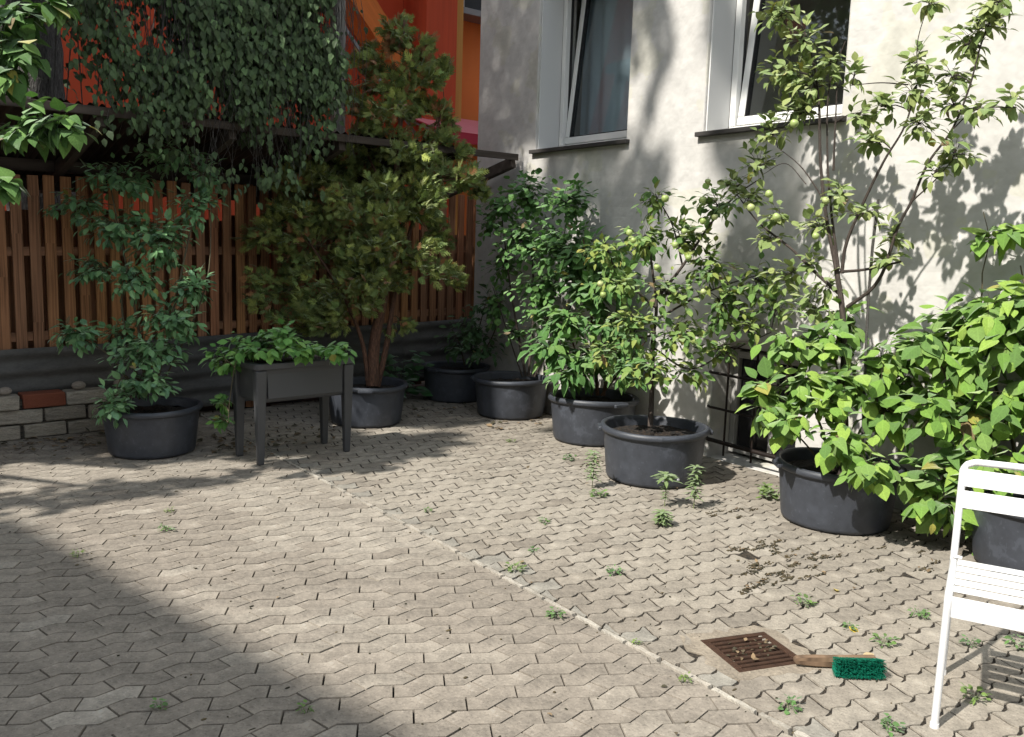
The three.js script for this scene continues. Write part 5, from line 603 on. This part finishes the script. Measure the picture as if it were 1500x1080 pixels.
// ---------------------------------------------------------------- lime tree at the left: its near twigs reach into view and its crown shades the far end of the yard
{
  const t = grow({ name: 'linden_tree', dens: 2.2, label: 'big linden tree whose heart-shaped leaves hang before the ivy', category: 'tree', spec: SPEC.L, base: [-1.3, 0, -7.0], geos: LG.heart, tones: [[0.06, 0.15, 0.03], [0.08, 0.19, 0.035], [0.1, 0.23, 0.045], [0.13, 0.27, 0.05]], size: 0.092, spacing: 0.055, seed: 120, bark: barkMats.dark, droop: 0.55, maxParts: 150 });
  const R = rng(505), B = V(-1.3, 0, -7.0);
  part('trunk', tube([V(0, -0.1, 0), V(0.05, 2, 0.05), V(-0.05, 4.5, 0), V(0, 8, -0.1), V(0.05, 11, 0)], 0.26, 0.06, 12, 30), barkMats.grey, t);
  const limbEnd = [[0.4, 3.0, 1.2], [0.5, 2.5, 1.5], [-1.5, 6, 1.2], [0.9, 6.5, -1], [-0.8, 7.5, -1.8], [0.5, 9, 1.6], [0.6, 8, 2.8], [-0.4, 10, -1.5], [0.3, 5.2, 1.3], [-0.9, 4.6, -1.6], [0.2, 10.5, 2.2]];
  for (const e of limbEnd) part('limb', tube([V(0, Math.max(1.8, e[1] * 0.62), 0), V(e[0] * 0.45, e[1] * 0.85, e[2] * 0.4), V(...e)], 0.07, 0.015, 7, 10), barkMats.grey, t);
  const acc = new Acc(), gz = fbm(6, 3, 808), gh = fbm(10, 3, 818);
  const leaf = (x, y, z) => { const f = 0.7 + 0.6 * R(); acc.add(LG.heart[Math.floor(R() * 3)], leafMatrix(V(x, y, z).sub(B), V((R() - 0.5) * 2, -0.7, (R() - 0.5) * 2), V(-0.4, 0.9, 0).add(unit(R).multiplyScalar(0.9)), 0.085 + R() * 0.045), [0.08 * f, 0.17 * f, 0.035 * f]); };
  for (let i = 0; i < 68000; i++) { // crown of clumps and gaps; the boughs towards the yard grow only high up
    const x = -1.3 + (R() - 0.5) * 2.8, z = -3.1 - R() * 6.5, y = 2.6 + R() * 12.4, q = y + (x + 1.3) * 1.07; if (((x + 1.3) / 1.5) ** 2 + (Math.max(0, y - 11.5) / 3.6) ** 2 + (Math.max(0, -8 - z) / 1.8) ** 2 > 1) continue;
    const g = z < -5.15 ? 0.35 * gz((z + 10) / 7, q / 12) + 0.65 * gh((z + 10) / 4.5, q / 7) : 0.45 * gh((z + 10) / 4, q / 14) + 0.55 * gz((z + 10) / 2.2, q / 9); let cut;
    if (z < -5.15) cut = q < 5.7 && z > -7.1 ? 0.495 : q < 7.2 ? 0.405 : q < 9.3 ? (z > -6.6 ? 0.455 : 0.42) : 0.375; else if (q < 8.15 + 0.12 * (z + 5.15)) continue; else if (q < 9.75) cut = 0.385 + 0.12 * Math.max(0, z + 3.6) / 0.5; else if (z > -3.5) continue; else cut = z < -4.25 ? 0.5 : 0.545;
    if (g < cut) continue; leaf(x, y, z);
  }
  part('crown', acc.build(), leafMat(1, 1, 1, 0.35, { vertexColors: true }), t).userData.kind = 'stuff';
}
// ---------------------------------------------------------------- weeds, litter
{
  const R = rng(606), gm = leafMat(1, 1, 1, 0.35, { vertexColors: true }), spots = WEEDS;
  for (const [x, z, s0] of spots) { const s = s0 * 0.85;
    const acc = new Acc(), n = 16 + Math.floor(s * 300), tone = R(); for (let i = 0; i < n; i++) { const a = R() * 6.28, r = Math.sqrt(R()) * s * 0.55, p = V(Math.cos(a) * r, 0.004 + R() * s * 0.45, Math.sin(a) * r), f = 0.7 + 0.6 * R(); acc.add(R() < 0.5 ? LG.round[i % 3] : LG.lance[i % 3], leafMatrix(p, V(Math.cos(a), 0.5 * R(), Math.sin(a)).add(unit(R).multiplyScalar(0.4)), V(0, 1, 0).add(unit(R).multiplyScalar(0.6)), s * (0.22 + 0.2 * R())), [(0.07 + 0.08 * tone) * f, (0.17 + 0.04 * tone) * f, 0.035 * f]); }
    for (let i = 0; i < 5; i++) { const a = R() * 6.28; acc.add(tube([V(0, -0.012, 0), V(Math.cos(a) * s * 0.3, s * 0.4, Math.sin(a) * s * 0.3)], 0.0018, 0.001, 3, 2), null, [0.12, 0.16, 0.04]); }
    const big = s0 > 0.15, m = part(numbered(big ? 'leafy_weed' : 'joint_weed'), acc.build(), gm, scene, [x, 0, z]); const seam = x + 0.0655 * z - 2.38, near = (px, pz, d) => Math.hypot(x - px, z - pz) < d;
    const where = Math.abs(seam) < 0.12 ? 'beside the pale edging strip' : seam < 0 ? 'in the smooth zigzag paving' : near(3.17, -1, 0.75) ? 'near the feet of the white chair' : near(DRAIN.x, DRAIN.z, 0.75) ? 'near the drain and brush' : near(4.61, -3.785, 0.9) ? 'close to the tubs along the wall' : 'in the open wavy paving';
    tag(m, big ? 'clump of round-leaved weed beside the cellar window' : 'small green weed tuft ' + where, 'weed', big ? null : 'weeds in the paving joints');
  }
  const tall = [[4.07, -3.84, 0.24, 'thin straggly weed before the grey tub with pale drain plugs'], [4.14, -3.29, 0.2, 'upright star-leaved weed growing through the wavy paving'], [4.26, -3.16, 0.26, 'tall spiky weed with narrow whorled leaves near the tub'], [3.83, -3.05, 0.08, 'pale wispy weed flopping over the wavy paving']];
  tall.forEach(([x, z, h, label], q) => {
    const acc = new Acc(); acc.add(tube([V(0, -0.012, 0), V(0.01, h * 0.5, 0), V(0.0, h, 0.01)], 0.0035, 0.0018, 4, 5), null, [0.16, 0.2, 0.06]);
    for (let l = 0; l < 9; l++) { const y = h * (0.25 + 0.75 * l / 8), k = q === 1 ? (l > 5 ? 1.5 : 0.55) : 1; for (let i = 0; i < 6; i++) { const a = i / 6 * 6.28 + l * 0.7 + R() * 0.4; acc.add(LG.lance[i % 3], leafMatrix(V(0, y, 0), V(Math.cos(a), 0.35, Math.sin(a)), V(0, 1, 0), (0.05 + 0.02 * R()) * k), [0.14, 0.22, 0.055]); } }
    tag(part(numbered('tall_weed'), acc.build(), gm, scene, [x, 0, z]), label, 'weed');
  });
  { const acc = new Acc(); for (let i = 0; i < 120; i++) { const a = R() * 6.28, r = R() * 0.3; acc.add(LG.broad[i % 3], leafMatrix(V(Math.cos(a) * r, 0.05 + R() * 0.42, Math.sin(a) * r * 0.6), V(Math.cos(a), 0.2, Math.sin(a)), V(0, 1, 0.4).add(unit(R).multiplyScalar(0.5)), 0.09 + 0.05 * R()), [0.035, 0.11 + 0.04 * R(), 0.03]); } for (let i = 0; i < 9; i++) { const a = R() * 6.28; acc.add(tube([V(0, -0.012, 0), V(Math.cos(a) * 0.2, 0.4, Math.sin(a) * 0.13)], 0.004, 0.002, 4, 2), null, [0.08, 0.12, 0.04]); } tag(part('leafy_weed_001', acc.build(), gm, scene, [4.82, 0, -7.2]), 'leafy dark green weed between two tubs at the fence foot', 'weed'); }
  const yel = [[3.39, -1.68, 'yellow fallen leaf lying near the hand brush'], [3.72, -1.92, 'yellow fallen leaf lying before the grey tub'], [3.23, -1.49, 'pale dry fallen leaf lying between brush and chair']]; const ym = [leafMat(0.6, 0.42, 0.03, 0.3), leafMat(0.6, 0.45, 0.05, 0.3), leafMat(0.5, 0.38, 0.2, 0.3)];
  yel.forEach(([x, z, l], i) => { const m = part(numbered('fallen_leaf'), LG.broad[i], ym[i], scene, [x, 0.012, z], [0.1, i * 2.1, 0.15]); m.scale.setScalar(0.05); tag(m, l, 'leaf'); });
  // dry leaf litter and crumbs of moss
  const acc = new Acc(), crumb = new THREE.IcosahedronGeometry(1, 0), dry = [[0.13, 0.09, 0.05], [0.08, 0.06, 0.035], [0.2, 0.14, 0.08], [0.05, 0.045, 0.025]];
  const lit = (x, z, n, r, leafy, sz = 0.025) => { for (let i = 0; i < n; i++) { const a = R() * 6.28, d = Math.sqrt(R()) * r, px = x + Math.cos(a) * d * 1.3, pz = z + Math.sin(a) * d * 0.7, c = dry[Math.floor(R() * 4)]; if (0.9968 * px + 0.0797 * pz > WALL_D - 0.03) continue; if (R() < leafy) acc.add(LG.small[i % 2], leafMatrix(V(px, 0.006 + R() * 0.006, pz), V(R() - 0.5, 0.1, R() - 0.5), V(R() - 0.5, 1.4, R() - 0.5), sz * (0.7 + R())), c); else acc.add(crumb, new THREE.Matrix4().makeScale(0.003 + R() * R() * 0.016, 0.0015 + R() * 0.003, 0.002 + R() * R() * 0.007).setPosition(px, 0.002, pz), [c[0] * 0.42, c[1] * 0.46, c[2] * 0.4]); } };
  for (const [x, z, n, r] of [[3.95, -2.55, 8, 0.1], [3.72, -2.28, 9, 0.12], [3.62, -2.18, 8, 0.1], [3.95, -2.2, 12, 0.16], [4.1, -2.45, 6, 0.12], [3.4, -2.2, 3, 0.06], [4.3, -2.0, 8, 0.3], [4.3, -2.9, 7, 0.2]])
    for (let i = 0; i < n; i++) { const a = R() * 6.28, d = Math.sqrt(R()) * r, mx = x + Math.cos(a) * d * 1.4, mz = z + Math.sin(a) * d * 0.8; for (let k = 0; k < 18; k++) lit(mx + (R() - 0.5) * 0.07, mz + (R() - 0.5) * 0.02, 1, 0.012, 0.06, 0.016); } // moss lying along the joints
  lit(2.88, -1.81, 60, 0.1, 0.25, 0.016); lit(4.55, -4.25, 30, 0.12, 0.2, 0.02);
  for (const [x, z, n, r] of [[1.7, -7.05, 130, 0.5], [3.0, -6.3, 60, 0.5], [4.6, -6.7, 50, 0.5], [2.7, -6.1, 30, 0.2], [5.0, -5.7, 30, 0.3]]) lit(x, z, n, r, 0.8, 0.045);
  for (let i = 0; i < 500; i++) lit(1 + R() * 4, -1 - R() * 6, 1, 0.1, 0.08);
  tag(part('leaf_litter', acc.build(), std({ vertexColors: true, roughness: 1, side: THREE.DoubleSide }), scene), 'dry leaf litter and moss crumbs scattered over the paving', 'litter', null, 'stuff');
}
renderer.render(scene, camera);
